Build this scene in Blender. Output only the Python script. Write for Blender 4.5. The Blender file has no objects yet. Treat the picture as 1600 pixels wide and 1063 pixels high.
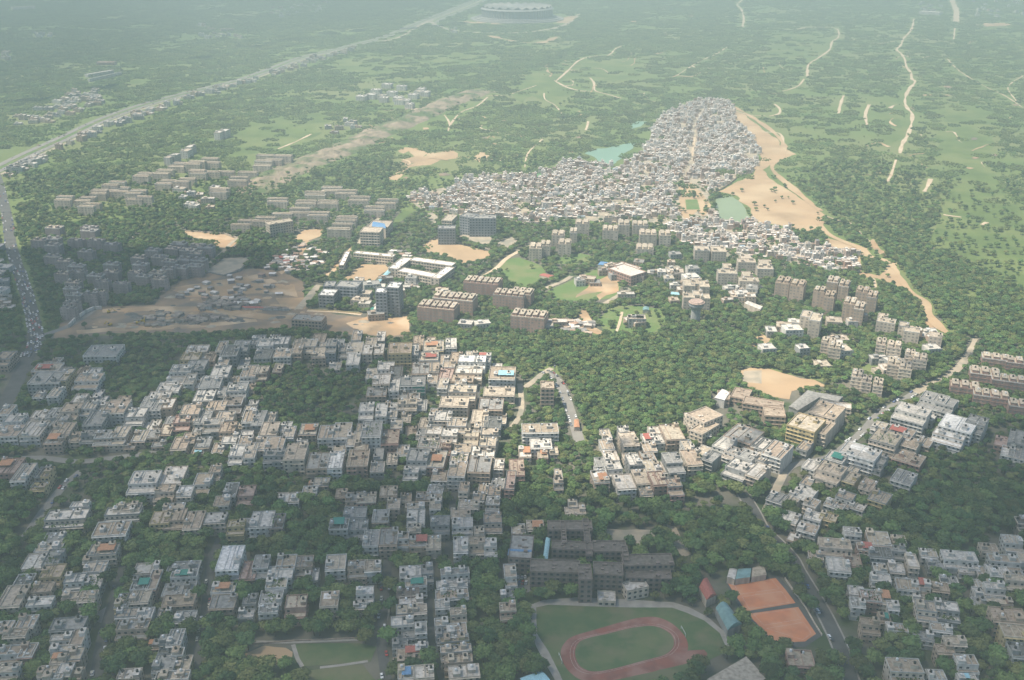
import bpy, math, random
import numpy as np
from mathutils import Vector, noise, geometry

# ------------------------------------------------------------------ camera
S = bpy.context.scene
COL = S.collection
FPX = 1600 * 35 / 36.0
TH = math.radians(23.3)
ALT = 400.0
HAZE = 0.00031
cam_d = bpy.data.cameras.new('camera')
cam_d.lens = 35; cam_d.sensor_width = 36; cam_d.clip_start = 1.0; cam_d.clip_end = 60000
cam = bpy.data.objects.new('camera', cam_d); COL.objects.link(cam)
cam.location = (0, 0, ALT); cam.rotation_euler = (math.pi / 2 - TH, 0, 0)
S.camera = cam

# ------------------------------------------------------------------ world, sun, exposure
SUN_EL = math.radians(62); SUN_AZ = math.radians(-98)      # azimuth clockwise from +Y
sun_to = Vector((math.sin(SUN_AZ) * math.cos(SUN_EL), math.cos(SUN_AZ) * math.cos(SUN_EL), math.sin(SUN_EL)))
W = bpy.data.worlds.new('World'); S.world = W; W.use_nodes = True
nt = W.node_tree
sky = nt.nodes.new('ShaderNodeTexSky'); sky.sky_type = 'NISHITA'; sky.sun_disc = False
sky.sun_elevation = SUN_EL; sky.sun_rotation = SUN_AZ; sky.altitude = 300
sky.air_density = 1.2; sky.dust_density = 1.6
nt.links.new(sky.outputs[0], nt.nodes['Background'].inputs[0])
nt.nodes['Background'].inputs[1].default_value = 0.088
sl = bpy.data.lights.new('sun', 'SUN'); sl.energy = 4.9; sl.angle = math.radians(0.5); sl.color = (1.0, 0.91, 0.76)
so = bpy.data.objects.new('sun', sl); COL.objects.link(so)
so.rotation_euler = sun_to.to_track_quat('Z', 'Y').to_euler(); so.location = (0, 0, 2600)
S.view_settings.view_transform = 'Standard'; S.view_settings.look = 'None'
S.view_settings.gamma = 1.0; S.view_settings.exposure = 0.88
S.render.engine = 'CYCLES'
cy = S.cycles
cy.max_bounces = 4; cy.diffuse_bounces = 2; cy.glossy_bounces = 1; cy.transmission_bounces = 2
cy.volume_bounces = 1; cy.transparent_max_bounces = 6; cy.use_denoising = True
cy.caustics_reflective = False; cy.caustics_refractive = False

# ------------------------------------------------------------------ helpers
RND = random.Random(7)
def G(px, py, z=0.0):
    x = (px - 800) / FPX; y = (531.5 - py) / FPX
    dy = math.cos(TH) + y * math.sin(TH); dz = -math.sin(TH) + y * math.cos(TH)
    t = (z - ALT) / dz
    return (x * t, dy * t)
def proj(X, Y, Z=0.0):
    X = np.asarray(X, float); Y = np.asarray(Y, float); dz = Z - ALT
    f = Y * math.cos(TH) - dz * math.sin(TH); u = Y * math.sin(TH) + dz * math.cos(TH)
    f = np.maximum(f, 1.0)
    return 800 + X / f * FPX, 531.5 - u / f * FPX
def mpp(py):                       # metres per photo pixel across, and depression of that row
    X, Y = G(801, py); return X, math.atan2(ALT, Y)
def inpoly(px, py, poly):
    r = np.zeros(np.shape(px), bool); n = len(poly); j = n - 1
    for i in range(n):
        xi, yi = poly[i]; xj, yj = poly[j]
        if yi != yj:
            r ^= ((yi > py) != (yj > py)) & (px < (xj - xi) * (py - yi) / (yj - yi) + xi)
        j = i
    return r
class MB:
    def __init__(s): s.v = []; s.f = []; s.m = []
    def quad(s, pts, m=0):
        n = len(s.v); s.v += pts; s.f.append(tuple(range(n, n + len(pts)))); s.m.append(m)
    def box(s, x0, x1, y0, y1, z0, z1, m=0, bottom=False, top=True, tm=None):
        n = len(s.v)
        s.v += [(x0,y0,z0),(x1,y0,z0),(x1,y1,z0),(x0,y1,z0),(x0,y0,z1),(x1,y0,z1),(x1,y1,z1),(x0,y1,z1)]
        F = [(0,1,5,4),(1,2,6,5),(2,3,7,6),(3,0,4,7)]; M = [m] * 4
        if top: F.append((4,5,6,7)); M.append(m if tm is None else tm)
        if bottom: F.append((3,2,1,0)); M.append(m)
        s.f += [tuple(n + k for k in f) for f in F]; s.m += M
    def obox(s, cx, cy, a, hx, hy, z0, z1, m=0, tm=None):   # box turned by a
        n = len(s.v); c, q = math.cos(a), math.sin(a)
        for z in (z0, z1):
            for x, y in ((-hx,-hy),(hx,-hy),(hx,hy),(-hx,hy)):
                s.v.append((cx + x*c - y*q, cy + x*q + y*c, z))
        F = [(0,1,5,4),(1,2,6,5),(2,3,7,6),(3,0,4,7),(4,5,6,7)]
        s.f += [tuple(n + k for k in f) for f in F]; s.m += [m] * 4 + [m if tm is None else tm]
    def cyl(s, cx, cy, z0, z1, r0, r1=None, n=10, m=0, cap=True, ph=0.0):
        r1 = r0 if r1 is None else r1; b = len(s.v)
        for z, r in ((z0, r0), (z1, r1)):
            for k in range(n):
                t = 2 * math.pi * k / n + ph; s.v.append((cx + r * math.cos(t), cy + r * math.sin(t), z))
        for k in range(n):
            s.f.append((b + k, b + (k + 1) % n, b + n + (k + 1) % n, b + n + k)); s.m.append(m)
        if cap: s.f.append(tuple(b + n + k for k in range(n))); s.m.append(m)
    def prism(s, poly, z0, z1, m=0, tm=None):
        b = len(s.v); n = len(poly)
        s.v += [(x, y, z0) for x, y in poly] + [(x, y, z1) for x, y in poly]
        for k in range(n): s.f.append((b+k, b+(k+1)%n, b+n+(k+1)%n, b+n+k)); s.m.append(m)
        s.f.append(tuple(b + n + k for k in range(n))); s.m.append(m if tm is None else tm)
    def tube(s, p, q, r0, r1, n=6, m=0):
        p = Vector(p); q = Vector(q); d = (q - p).normalized()
        u = d.orthogonal().normalized(); w = d.cross(u); b = len(s.v)
        for c, r in ((p, r0), (q, r1)):
            for k in range(n):
                t = 2 * math.pi * k / n; o = c + (u * math.cos(t) + w * math.sin(t)) * r; s.v.append(tuple(o))
        for k in range(n): s.f.append((b+k, b+(k+1)%n, b+n+(k+1)%n, b+n+k)); s.m.append(m)
    def mesh(s, name, mats, smooth=False):
        me = bpy.data.meshes.new(name); me.from_pydata(s.v, [], s.f)
        for mt in (mats if isinstance(mats, (list, tuple)) else [mats]): me.materials.append(mt)
        if len(me.materials) > 1: me.polygons.foreach_set('material_index', s.m)
        if smooth: me.polygons.foreach_set('use_smooth', [True] * len(s.f))
        me.update(); return me
    def build(s, name, mats, parent=None, smooth=False):
        return link(name, s.mesh(name, mats, smooth), parent)
def link(name, me, parent=None, loc=None, rz=None, sc=None):
    o = bpy.data.objects.new(name, me); COL.objects.link(o)
    if parent is not None: o.parent = parent
    if loc is not None: o.location = loc
    if rz is not None: o.rotation_euler = (0, 0, rz)
    if sc is not None: o.scale = (sc, sc, sc) if not isinstance(sc, tuple) else sc
    return o
def tag(o, label=None, cat=None, group=None, kind=None):
    if label: o['label'] = label
    if cat: o['category'] = cat
    if group: o['group'] = group
    if kind: o['kind'] = kind
    return o
def thing(name, label, cat, loc, rz=0.0, group=None):
    o = bpy.data.objects.new(name, None); COL.objects.link(o); o.location = loc; o.rotation_euler = (0, 0, rz)
    o.empty_display_size = 2.0
    return tag(o, label, cat, group)

# ------------------------------------------------------------------ materials
def mat(name, col, col2=None, scale=0.3, rough=0.9, var=0.0, detail=4.0, streak=False, bump=0.0, metal=0.0, c3=None, s3=0.02, spec=0.25, lo=0.35, hi=0.65):
    m = bpy.data.materials.new(name); m.use_nodes = True; n = m.node_tree; L = n.links
    b = n.nodes['Principled BSDF']; b.inputs['Roughness'].default_value = rough
    b.inputs['Metallic'].default_value = metal; b.inputs['Specular IOR Level'].default_value = spec
    col2 = col2 or tuple(c * 0.72 for c in col)
    geo = n.nodes.new('ShaderNodeNewGeometry')
    mp = n.nodes.new('ShaderNodeMapping'); L.new(geo.outputs['Position'], mp.inputs[0])
    if streak: mp.inputs['Scale'].default_value = (1, 1, 0.16)
    nz = n.nodes.new('ShaderNodeTexNoise'); nz.inputs['Scale'].default_value = scale; nz.inputs['Detail'].default_value = detail
    L.new(mp.outputs[0], nz.inputs['Vector'])
    mr = n.nodes.new('ShaderNodeMapRange'); mr.inputs[1].default_value = lo; mr.inputs[2].default_value = hi
    L.new(nz.outputs[0], mr.inputs[0])
    mx = n.nodes.new('ShaderNodeMix'); mx.data_type = 'RGBA'
    mx.inputs[6].default_value = (*col, 1); mx.inputs[7].default_value = (*col2, 1); L.new(mr.outputs[0], mx.inputs[0])
    out = mx.outputs[2]
    if c3 is not None:
        n3 = n.nodes.new('ShaderNodeTexNoise'); n3.inputs['Scale'].default_value = s3; n3.inputs['Detail'].default_value = 6
        L.new(geo.outputs['Position'], n3.inputs['Vector'])
        m3 = n.nodes.new('ShaderNodeMapRange'); m3.inputs[1].default_value = 0.47; m3.inputs[2].default_value = 0.62; L.new(n3.outputs[0], m3.inputs[0])
        x3 = n.nodes.new('ShaderNodeMix'); x3.data_type = 'RGBA'; x3.inputs[7].default_value = (*c3, 1)
        L.new(m3.outputs[0], x3.inputs[0]); L.new(out, x3.inputs[6]); out = x3.outputs[2]
    if var:
        oi = n.nodes.new('ShaderNodeObjectInfo'); hs = n.nodes.new('ShaderNodeHueSaturation')
        r = n.nodes.new('ShaderNodeMapRange'); r.inputs[3].default_value = 1 - var; r.inputs[4].default_value = 1 + var
        L.new(oi.outputs['Random'], r.inputs[0]); L.new(r.outputs[0], hs.inputs['Value'])
        wn = n.nodes.new('ShaderNodeTexWhiteNoise'); wn.noise_dimensions = '1D'; L.new(oi.outputs['Random'], wn.inputs['W'])
        r2 = n.nodes.new('ShaderNodeMapRange'); r2.inputs[3].default_value = 0.5 - var * 0.07; r2.inputs[4].default_value = 0.5 + var * 0.05
        L.new(wn.outputs[0], r2.inputs[0]); L.new(r2.outputs[0], hs.inputs['Hue'])
        L.new(out, hs.inputs['Color']); out = hs.outputs[0]
    L.new(out, b.inputs['Base Color'])
    if bump:
        bp = n.nodes.new('ShaderNodeBump'); bp.inputs['Strength'].default_value = 0.6; bp.inputs['Distance'].default_value = bump
        L.new(nz.outputs[0], bp.inputs['Height']); L.new(bp.outputs[0], b.inputs['Normal'])
    return m
M = {}
WC = dict(w=((.62,.60,.56),'white'), c=((.60,.52,.43),'cream'), g=((.34,.34,.33),'grey'), t=((.46,.36,.28),'tan'), p=((.42,.28,.23),'pink'),
          b=((.25,.20,.175),'brown'), y=((.52,.42,.24),'yellowish'), W=((.74,.73,.70),'bright white'), m=((.38,.32,.31),'mauve'), k=((.31,.32,.34),'slate grey'))
for k, (c, nm) in WC.items():
    M['w_' + k] = mat('wall_' + nm.replace(' ', '_'), c, tuple(x * 0.68 for x in c), 0.35, streak=True, var=0.12)
RC = dict(w=(.62,.58,.52), c=(.50,.43,.34), g=(.33,.32,.30), t=(.42,.34,.26), d=(.16,.16,.15), p=(.44,.33,.28), W=(.80,.78,.74), b=(.21,.18,.155))
for k, c in RC.items():
    M['r_' + k] = mat('roof_' + k + '_concrete', c, tuple(x * 0.6 for x in c), 0.45, var=0.12, detail=6)
M['glass'] = mat('window_glass', (.035,.045,.055), (.07,.08,.09), 0.8, rough=0.25, spec=0.5)
M['tank_k'] = mat('tank_black', (.03,.03,.032), rough=0.5)
M['tank_w'] = mat('tank_white', (.7,.7,.7), rough=0.5)
M['tarp_G'] = mat('sheet_green', (.06,.25,.20), scale=1.5, rough=0.6)
M['tarp_R'] = mat('sheet_red', (.42,.14,.11), scale=1.2, rough=0.7)
M['tarp_O'] = mat('sheet_orange', (.50,.26,.15), scale=1.2, rough=0.7)
M['tarp_B'] = mat('sheet_blue', (.14,.28,.48), scale=1.2, rough=0.6)
M['tarp_C'] = mat('sheet_pale_blue', (.35,.60,.68), scale=1.2, rough=0.6)
M['foliage'] = mat('foliage', (.080,.138,.042), (.125,.180,.058), 0.5, rough=0.8, var=0.42, detail=3)
M['foliage2'] = mat('foliage_bush', (.100,.148,.048), (.135,.178,.062), 0.05, rough=0.85, var=0.38, detail=5)
M['foliage_olive'] = mat('foliage_olive', (.115,.145,.050), (.150,.175,.065), 0.5, rough=0.8, var=0.40, detail=3)
M['foliage_deep'] = mat('foliage_deep', (.055,.105,.040), (.085,.138,.052), 0.5, rough=0.8, var=0.40, detail=3)
M['glass_dull'] = mat('window_glass_dull', (.20,.18,.165), (.26,.24,.22), 0.8, rough=0.6)  # paler window glass for the flats, keeps their window grid faint
M['bark'] = mat('bark', (.10,.075,.05), (.06,.045,.03), 2.0)
M['ground'] = mat('scrub_ground', (.105,.155,.046), (.140,.180,.058), 0.012, detail=10, c3=(.165,.185,.075), s3=0.004)
M['city'] = mat('city_ground', (.11,.105,.085), (.17,.155,.12), 0.05, detail=8, c3=(.06,.085,.035), s3=0.03)
M['sand'] = mat('sand', (.43,.30,.18), (.33,.235,.145), 0.02, detail=12, c3=(.47,.35,.22), s3=0.012, lo=.4, hi=.7)
M['soil'] = mat('bare_soil', (.46,.30,.17), (.27,.20,.13), 0.03, detail=12, c3=(.54,.40,.26), s3=0.02)
M['dusty'] = mat('dusty_yard', (.44,.37,.28), (.34,.29,.22), 0.08, detail=8, c3=(.26,.24,.19), s3=0.06)
M['rubble'] = mat('building_site_ground', (.34,.235,.15), (.19,.145,.105), 0.035, detail=10, c3=(.17,.145,.12), s3=0.03)
M['path'] = mat('dirt_path', (.58,.47,.34), (.46,.36,.25), 0.05, detail=6)
M['grass'] = mat('mown_grass', (.105,.170,.052), (.135,.190,.065), 0.03, detail=7, c3=(.17,.19,.08), s3=0.03)
M['meadow'] = mat('bright_meadow', (.125,.170,.050), (.085,.125,.038), 0.02, detail=9, c3=(.155,.185,.065), s3=0.012)
M['turf'] = mat('field_turf', (.075,.120,.048), (.115,.145,.062), 0.06, detail=10, c3=(.15,.15,.08), s3=0.05, lo=.4, hi=.6)
M['track'] = mat('track_surface', (.27,.095,.070), (.20,.085,.068), 0.15, detail=10, c3=(.30,.16,.13), s3=0.06)
M['clay'] = mat('clay_court', (.62,.235,.11), (.50,.20,.105), 0.12, detail=10, c3=(.58,.27,.15), s3=0.07)
M['asphalt'] = mat('asphalt', (.085,.085,.082), (.12,.118,.11), 0.1, detail=7)
M['road_pale'] = mat('dusty_asphalt', (.26,.245,.22), (.20,.19,.175), 0.05, detail=7)
M['pave'] = mat('pavement', (.36,.33,.29), (.28,.26,.23), 0.2, detail=6)
M['line'] = mat('white_marking', (.72,.72,.70), scale=2)
M['rock'] = mat('rocky_ridge', (.33,.26,.19), (.19,.16,.11), 0.05, detail=10, c3=(.085,.12,.045), s3=0.02, bump=1.5)
M['metal'] = mat('grey_metal', (.3,.31,.32), rough=0.5, metal=0.3)
M['yellow'] = mat('machine_yellow', (.62,.42,.04), rough=0.5)
M['dark'] = mat('dark_rubber', (.03,.03,.03))
M['kcol'] = mat('weathered_sheet', (.30,.26,.22), (.14,.12,.10), 0.3, var=0.4)
def water(name, c, r):
    m = mat(name, c, tuple(x * 0.9 for x in c), 0.02, rough=r, spec=0.5); return m
M['pond'] = water('green_pond_water', (.20,.33,.24), 0.4)
M['pond2'] = water('murky_pond_water', (.24,.30,.18), 0.4)
M['algae'] = mat('algae_marsh', (.09,.22,.09), (.12,.24,.11), 0.04)
SHCOL = [(.80,.74,.67),(.62,.56,.50),(.34,.32,.30),(.56,.45,.36),(.42,.28,.21),(.22,.22,.22),(.86,.82,.77),(.34,.42,.48),(.12,.11,.10),(.52,.40,.34)]
for i, c in enumerate(SHCOL): M['s%d' % i] = mat('shack_roof_%d' % i, c, tuple(x * 0.6 for x in c), 0.25, detail=6)

NOTREE = []      # pixel polygons kept free of trees: (poly, kept density)
FOOT = []        # building footprints: cx, cy, radius x, radius y, yaw
# ------------------------------------------------------------------ setting
def ragged(pts, amp, seed, step=9.0):
    out = []; n = len(pts)
    for i in range(n):
        a = Vector(pts[i]); b = Vector(pts[(i + 1) % n]); d = b - a; k = max(1, int(d.length / step))
        for j in range(k):
            p = a + d * (j / k)
            nv = noise.noise_vector(Vector((p.x * 0.03, p.y * 0.03, seed * 3.7))) * 1.0 + noise.noise_vector(Vector((p.x * 0.12, p.y * 0.12, seed * 1.3))) * 0.5
            out.append((p.x + nv.x * amp, p.y + nv.y * amp))
    return out
PZ = [0.06]
def patch(name, label, px, m, amp=3.0, keep=0.0, z=None, tree=True):
    w = [G(x, y) for x, y in px]
    if amp: w = ragged(w, amp, len(px) + px[0][0] * 0.01, max(4.0, abs(amp) * 2.2))
    tri = geometry.tessellate_polygon([[Vector((x, y, 0)) for x, y in w]])
    if z is None: z = PZ[0]; PZ[0] += 0.003
    me = bpy.data.meshes.new(name); me.from_pydata([(x, y, z) for x, y in w], [], [tuple(t) for t in tri]); me.materials.append(m)
    for p in me.polygons:
        if p.normal.z < 0: p.flip()
    o = link(name, me); tag(o, label, None, None, 'structure')
    if tree: NOTREE.append((px, keep))
    return o
def smooth_line(pts, k=6):
    P = [Vector(p) for p in pts]; out = []
    for i in range(len(P) - 1):
        a = P[max(i-1,0)]; b = P[i]; c = P[i+1]; d = P[min(i+2,len(P)-1)]
        for j in range(k):
            t = j / k
            out.append(0.5*((2*b)+(c-a)*t+(2*a-5*b+4*c-d)*t*t+(3*b-a-3*c+d)*t**3))
    out.append(P[-1]); return out
ROADS = []; LASTS = [None]
def strip(name, label, px, width, m, z=None, off=0.0, jit=0.0, clear=2.0, thick=0.0, kind='structure'):
    P = smooth_line([G(x, y) for x, y in px])
    if z is None: z = PZ[0]; PZ[0] += 0.003
    mb = MB(); prev = None; clast = [None]
    for i, p in enumerate(P):
        d = (P[min(i+1,len(P)-1)] - P[max(i-1,0)]).normalized(); n = Vector((-d.y, d.x))
        wd = width * 0.5 * (1 + jit * noise.noise(Vector((p.x*0.02, p.y*0.02, 1.0))) * 1.6)
        a = p + n * (off + wd); b = p + n * (off - wd)
        if prev:
            mb.quad([(prev[1].x,prev[1].y,z+thick),(b.x,b.y,z+thick),(a.x,a.y,z+thick),(prev[0].x,prev[0].y,z+thick)])
            if thick:
                for q, r in ((prev[1], b), (a, prev[0])): mb.quad([(q.x,q.y,0),(r.x,r.y,0),(r.x,r.y,z+thick),(q.x,q.y,z+thick)])
        prev = (a, b)
        cq = p + n*off
        if ROADS and clast[0] is not None:
            k = int((cq - clast[0]).length / 7)
            for j in range(1, k+1):
                z_ = clast[0].lerp(cq, j/(k+1)); ROADS.append((z_.x, z_.y, width*.5+clear))
        clast[0] = cq; ROADS.append((cq.x, cq.y, width * 0.5 + clear))
    o = mb.build(name, m); tag(o, label, None, None, kind); LASTS[0] = o; return P

g = MB(); R_ = 15000.0
N_ = 24
for i in range(N_):
    for j in range(N_):
        x0 = -R_ + 2*R_*i/N_; x1 = -R_ + 2*R_*(i+1)/N_; y0 = -R_ + 2*R_*j/N_; y1 = -R_ + 2*R_*(j+1)/N_
        g.quad([(x0,y0,0),(x1,y0,0),(x1,y1,0),(x0,y1,0)])
tag(g.build('ground', M['ground']), 'green scrub ground reaching to the horizon', None, None, 'structure')

patch('city_ground', 'dusty ground between the houses of the near colonies',
      [(-500,640),(0,520),(60,520),(250,530),(520,520),(640,520),(700,545),(780,575),(900,590),(915,690),(1060,660),(1110,610),(1160,570),(1300,600),(1400,540),(1500,520),(1620,540),(1900,640),(2300,1300),(1500,1300),(100,1300),(-900,1300)],
      M['city'], amp=4, z=0.02, tree=False)
patch('city_ground', 'dusty ground under the left-hand apartment estate',
      [(60,350),(180,350),(300,340),(420,340),(640,330),(820,350),(1000,350),(1200,400),(1480,500),(1400,540),(1180,520),(860,520),(640,520),(520,510),(140,500),(70,450)], M['city'], amp=5, z=0.03, tree=False)
# sand, soil and yards
def pp(s): 
    v = [float(t) for t in s.replace(',', ' ').split()]; return list(zip(v[0::2], v[1::2]))
PATCHES = [
 ('grey_gravel','grey gravel strip across the building site','255,486 330,480 420,486 520,500 560,512 430,512 330,506 240,502','rubble',5,.01),
 ('dug_soil','dark dug soil at the top of the building site','330,440 400,432 440,440 452,452 400,450 350,452','dusty',5,.05),
 ('dug_soil','pale graded patch left in the building site','270,462 300,456 330,460 322,472 290,474','sand',5,.02),
 ('dug_soil','weedy green patch in the building site','470,452 490,446 500,458 488,470 474,466','grass',3,.5),

 ('sand_ground','wide bare sand flat east of the packed settlement','1140,168 1165,180 1195,205 1215,218 1222,232 1246,241 1215,252 1192,265 1215,288 1250,308 1287,336 1284,352 1262,362 1230,354 1178,346 1166,322 1150,306 1122,300 1150,284 1176,274 1186,248 1178,222 1156,204 1138,188','sand',5,.03),
 ('sand_ground','sandy lane edge along the settlement corner','1290,372 1320,380 1352,388 1356,402 1344,398 1344,425 1375,432 1390,410 1400,408 1404,432 1412,452 1395,444 1372,436 1340,432 1336,398 1296,384','sand',3,.05),
 ('bare_soil','orange soil spur by the scrub wood','1358,378 1366,374 1376,390 1388,395 1384,398 1372,397 1362,386','soil',2,.05),
 ('bare_soil','orange eroded gully in the scrub wood','1425,458 1436,464 1446,468 1454,486 1452,500 1468,512 1460,516 1444,506 1448,490 1440,472','soil',2,.05),
 ('sand_ground','sandy yard inside the settlement edge','1062,290 1082,286 1100,306 1112,322 1100,340 1090,330 1070,345 1060,330','sand',2,.1),
 ('sand_ground','bare sand blotch in the central scrub','606,280 618,270 645,256 668,240 690,238 706,232 718,240 712,248 690,250 672,258 640,262 622,282','sand',4,.05),
 ('sand_ground','sandy fan under the rocky ridge','620,262 630,250 646,244 640,236 632,240 622,236 634,230 652,232 668,238 650,252','sand',4,.1),
 ('sand_ground','pale sand spots right of the central scrub blotch','738,246 750,238 766,240 762,250 748,254','sand',4,.2),
 ('sand_ground','pale scar crossing in the far meadow','822,122 850,130 862,124 880,108 905,96 908,100 888,112 868,128 890,134 886,140 850,144 846,134 824,126','sand',4,.05),
 ('sand_ground','faint pale scar in the far meadow','920,116 930,108 944,110 938,114 928,120','sand',4,.2),
 ('sand_ground','pale triangular scar in the far meadow','962,112 968,100 973,108 975,118','sand',4,.2),
 ('far_meadow','bright green meadow round the far scars','800,140 820,118 880,96 960,92 1005,100 1008,118 960,128 920,120 890,134 900,150 860,160 830,150 815,160 800,150','meadow',12,.12),
 ('far_meadow','bright green meadow by the highway','520,100 560,80 640,90 760,78 780,92 700,100 600,112 540,115','meadow',20,.25),
 ('far_meadow','bright green meadow left of the ridge','370,200 410,190 460,180 510,172 520,188 500,210 450,232 390,245 360,240 376,222','meadow',14,.16),
 ('far_meadow','pale grassland at the right edge','1475,160 1540,165 1560,200 1548,250 1570,300 1610,330 1700,340 1700,440 1600,450 1560,430 1500,400 1450,380 1470,330 1490,290 1465,230','meadow',14,.16),
 ('far_meadow','grassland between the two far tracks','1200,48 1300,50 1305,65 1260,95 1240,90 1200,86','meadow',16,.3),
 ('far_meadow','grassland beside the right dirt track','1370,180 1400,170 1412,200 1400,226 1370,222 1390,200','meadow',10,.2),
 ('far_meadow','bright clearing beyond the left woods','190,130 210,122 232,120 230,126 210,132','meadow',3,.1),
 ('far_meadow','pale lime clearing in the far woods','966,50 974,40 984,36 984,40 974,48','meadow',3,.05),
 ('far_meadow','bright glade in the right scrub','1504,452 1520,454 1527,465 1510,464','meadow',3,.1),
 ('sports_field','grass playing field left of the winding lane','778,414 800,404 812,402 846,416 856,432 840,441 826,450 812,446 790,434 782,424','grass',1.5,.02),
 ('sports_field','grass playing field below the long hall','855,456 932,419 966,430 972,446 962,466 905,472 868,468','grass',1.5,.02),
 ('bare_soil','worn brown soil on the playing field','900,466 926,442 952,430 968,434 966,456 948,462 936,470 934,462 942,456 920,460','soil',2,.0),
 ('park_lawn','bright park lawn with walks','932,500 958,478 996,478 1030,484 1040,500 1030,520 1000,520 960,524 935,516','grass',5,.18),
 ('park_lawn','small lawn between the blocks','868,404 905,396 935,402 900,414 866,412','grass',3,.12),
 ('sports_ground','dry playing ground by the slate grey blocks','658,386 672,376 684,374 766,394 764,402 724,412 706,402 666,394','sand',1.5,.0),
 ('sports_ground','square dry court in front of the slate grey blocks','716,370 732,358 772,366 764,380 754,382','dusty',1.5,.0),
 ('sports_ground','dry court at the lane bend','774,380 800,370 812,378 792,388','dusty',1.5,.05),
 ('sports_ground','sandy yard inside the open school wings','536,436 548,428 566,413 602,414 608,422 598,428 584,440 556,440','sand',1.5,.0),
 ('sports_ground','sandy yard left of the flats','458,374 474,360 506,358 500,370 478,378','sand',1.5,.0),
 ('dry_grass','bright grass wedge beyond the blue roof','612,346 632,326 652,328 640,336 624,348','meadow',2,.05),
 ('dry_grass','dry yellow grass by the settlement','658,336 676,332 686,340 678,350 668,340','dusty',2,.1),
 ('building_site','wide torn-up building site','260,450 300,432 345,424 400,420 440,425 476,440 472,470 482,486 540,492 600,498 640,500 628,528 560,524 470,512 380,516 300,522 180,520 80,532 92,505 150,480 240,476','rubble',3,.01),
 ('bare_soil','orange scraped strip in the building site','262,452 330,440 400,430 460,446 466,464 400,458 330,464 290,466','soil',4,.0),
 ('bare_soil','bright soil pit in the building site','430,466 474,466 476,484 440,482','soil',3,.0),
 ('bare_soil','orange haul road in the building site','160,483 240,479 330,480 420,492 500,492 500,498 410,500 320,488 240,486 160,489','soil',2,.0),
 ('bare_soil','second haul road in the building site','120,516 200,510 300,508 400,498 402,503 300,514 200,517 120,522','soil',2,.0),
 ('bare_soil','trench beside the open school wings','516,424 548,386 552,388 528,420 514,432 500,432','soil',1,.0),
 ('bare_soil','unpaved track past the shanty rows','462,402 478,376 484,378 472,400 462,412 440,430 432,424','soil',2,.0),
 ('bare_soil','soil bank at the site end','540,505 600,490 640,492 640,520 600,528 560,520','soil',3,.05),
 ('walled_yard','walled orange yard beside the dense estate','290,362 350,366 376,376 360,388 336,386 330,376 292,370','soil',1,.0),
 ('walled_yard','walled grey yard below the dense estate','322,424 350,404 392,402 376,420 350,430','dusty',1,.0),
 ('arena','sandy arena inside the curved school','1158,578 1172,575 1200,576 1250,590 1272,594 1296,606 1268,604 1236,612 1232,625 1190,618 1156,598','sand',1.5,.0),
 ('arena_court','pale square court inside the arena','1162,580 1190,579 1190,600 1160,597','dusty',0,.0),
 ('park_lawn','round lawn among the right-hand blocks','1290,530 1310,522 1332,530 1322,536 1300,534','grass',2,.0),
 ('park_lawn','oval lawn beside the pink crescent block','1340,576 1358,568 1378,576 1366,586 1346,584','grass',2,.05),
 ('bare_soil','pale bare fork in the park','1172,540 1186,520 1204,530 1200,540 1188,534 1180,548','sand',2,.1),
 ('bare_soil','pale path head below the playing fields','906,486 914,484 930,510 946,520 936,524 912,512 898,516','soil',2,.05),
 ('dry_field','dry brown field behind the big brown school','942,826 1028,828 1022,850 1000,862 966,850 944,846','dusty',2,.02),
 ('dry_field','bare strip right of the big brown school','1040,820 1056,826 1082,868 1070,872 1048,850','dusty',2,.1),
 ('bare_soil','sandy patch in the bottom park','386,1022 410,1010 448,1012 458,1020 456,1034 440,1036 430,1044 408,1040 388,1034','sand',2,.0),
 ('park_lawn','mown lawn in the bottom park','462,1008 560,1004 590,1010 580,1034 470,1042 462,1026','turf',1.5,.03),
 ('park_lawn','lower lawn in the bottom park','478,1048 570,1038 600,1080 480,1090','turf',1.5,.05),
 ('car_park','grey car park left of the big brown school','786,880 828,888 832,925 800,932 784,915','road_pale',1,.0),
 ('open_street','open grey square among the left houses','150,958 176,940 192,938 186,966 168,978 150,972','road_pale',1,.0),
 ('open_street','grey street gap by the scattered houses','586,940 612,944 604,968 592,1000 586,990 590,965','road_pale',1,.0),
]
for nm, lb, px, m, amp, keep in PATCHES: patch(nm, lb, pp(px), M[m], amp * 1.25, keep)
patch('pond', 'milky green pond behind the settlement', pp('914,240 925,234 945,232 965,228 992,221 988,232 976,240 966,252 955,259 938,257 930,246'), M['pond'], 5)
patch('pond', 'small far arm of the green pond', pp('980,198 996,190 1010,190 1004,196 988,202'), M['pond'], 4)
patch('pond', 'murky green pond at the sand edge', pp('1119,312 1128,308 1142,305 1158,318 1168,334 1177,346 1150,350 1124,346 1118,332'), M['pond2'], 3)
patch('marsh', 'bright algae marsh beside the settlement', pp('828,276 860,262 902,250 900,256 880,264 850,280 832,282'), M['algae'], 4)
patch('marsh', 'greenish basin inside the settlement yard', pp('1071,312 1090,312 1094,328 1073,328'), M['grass'], 1)
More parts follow.
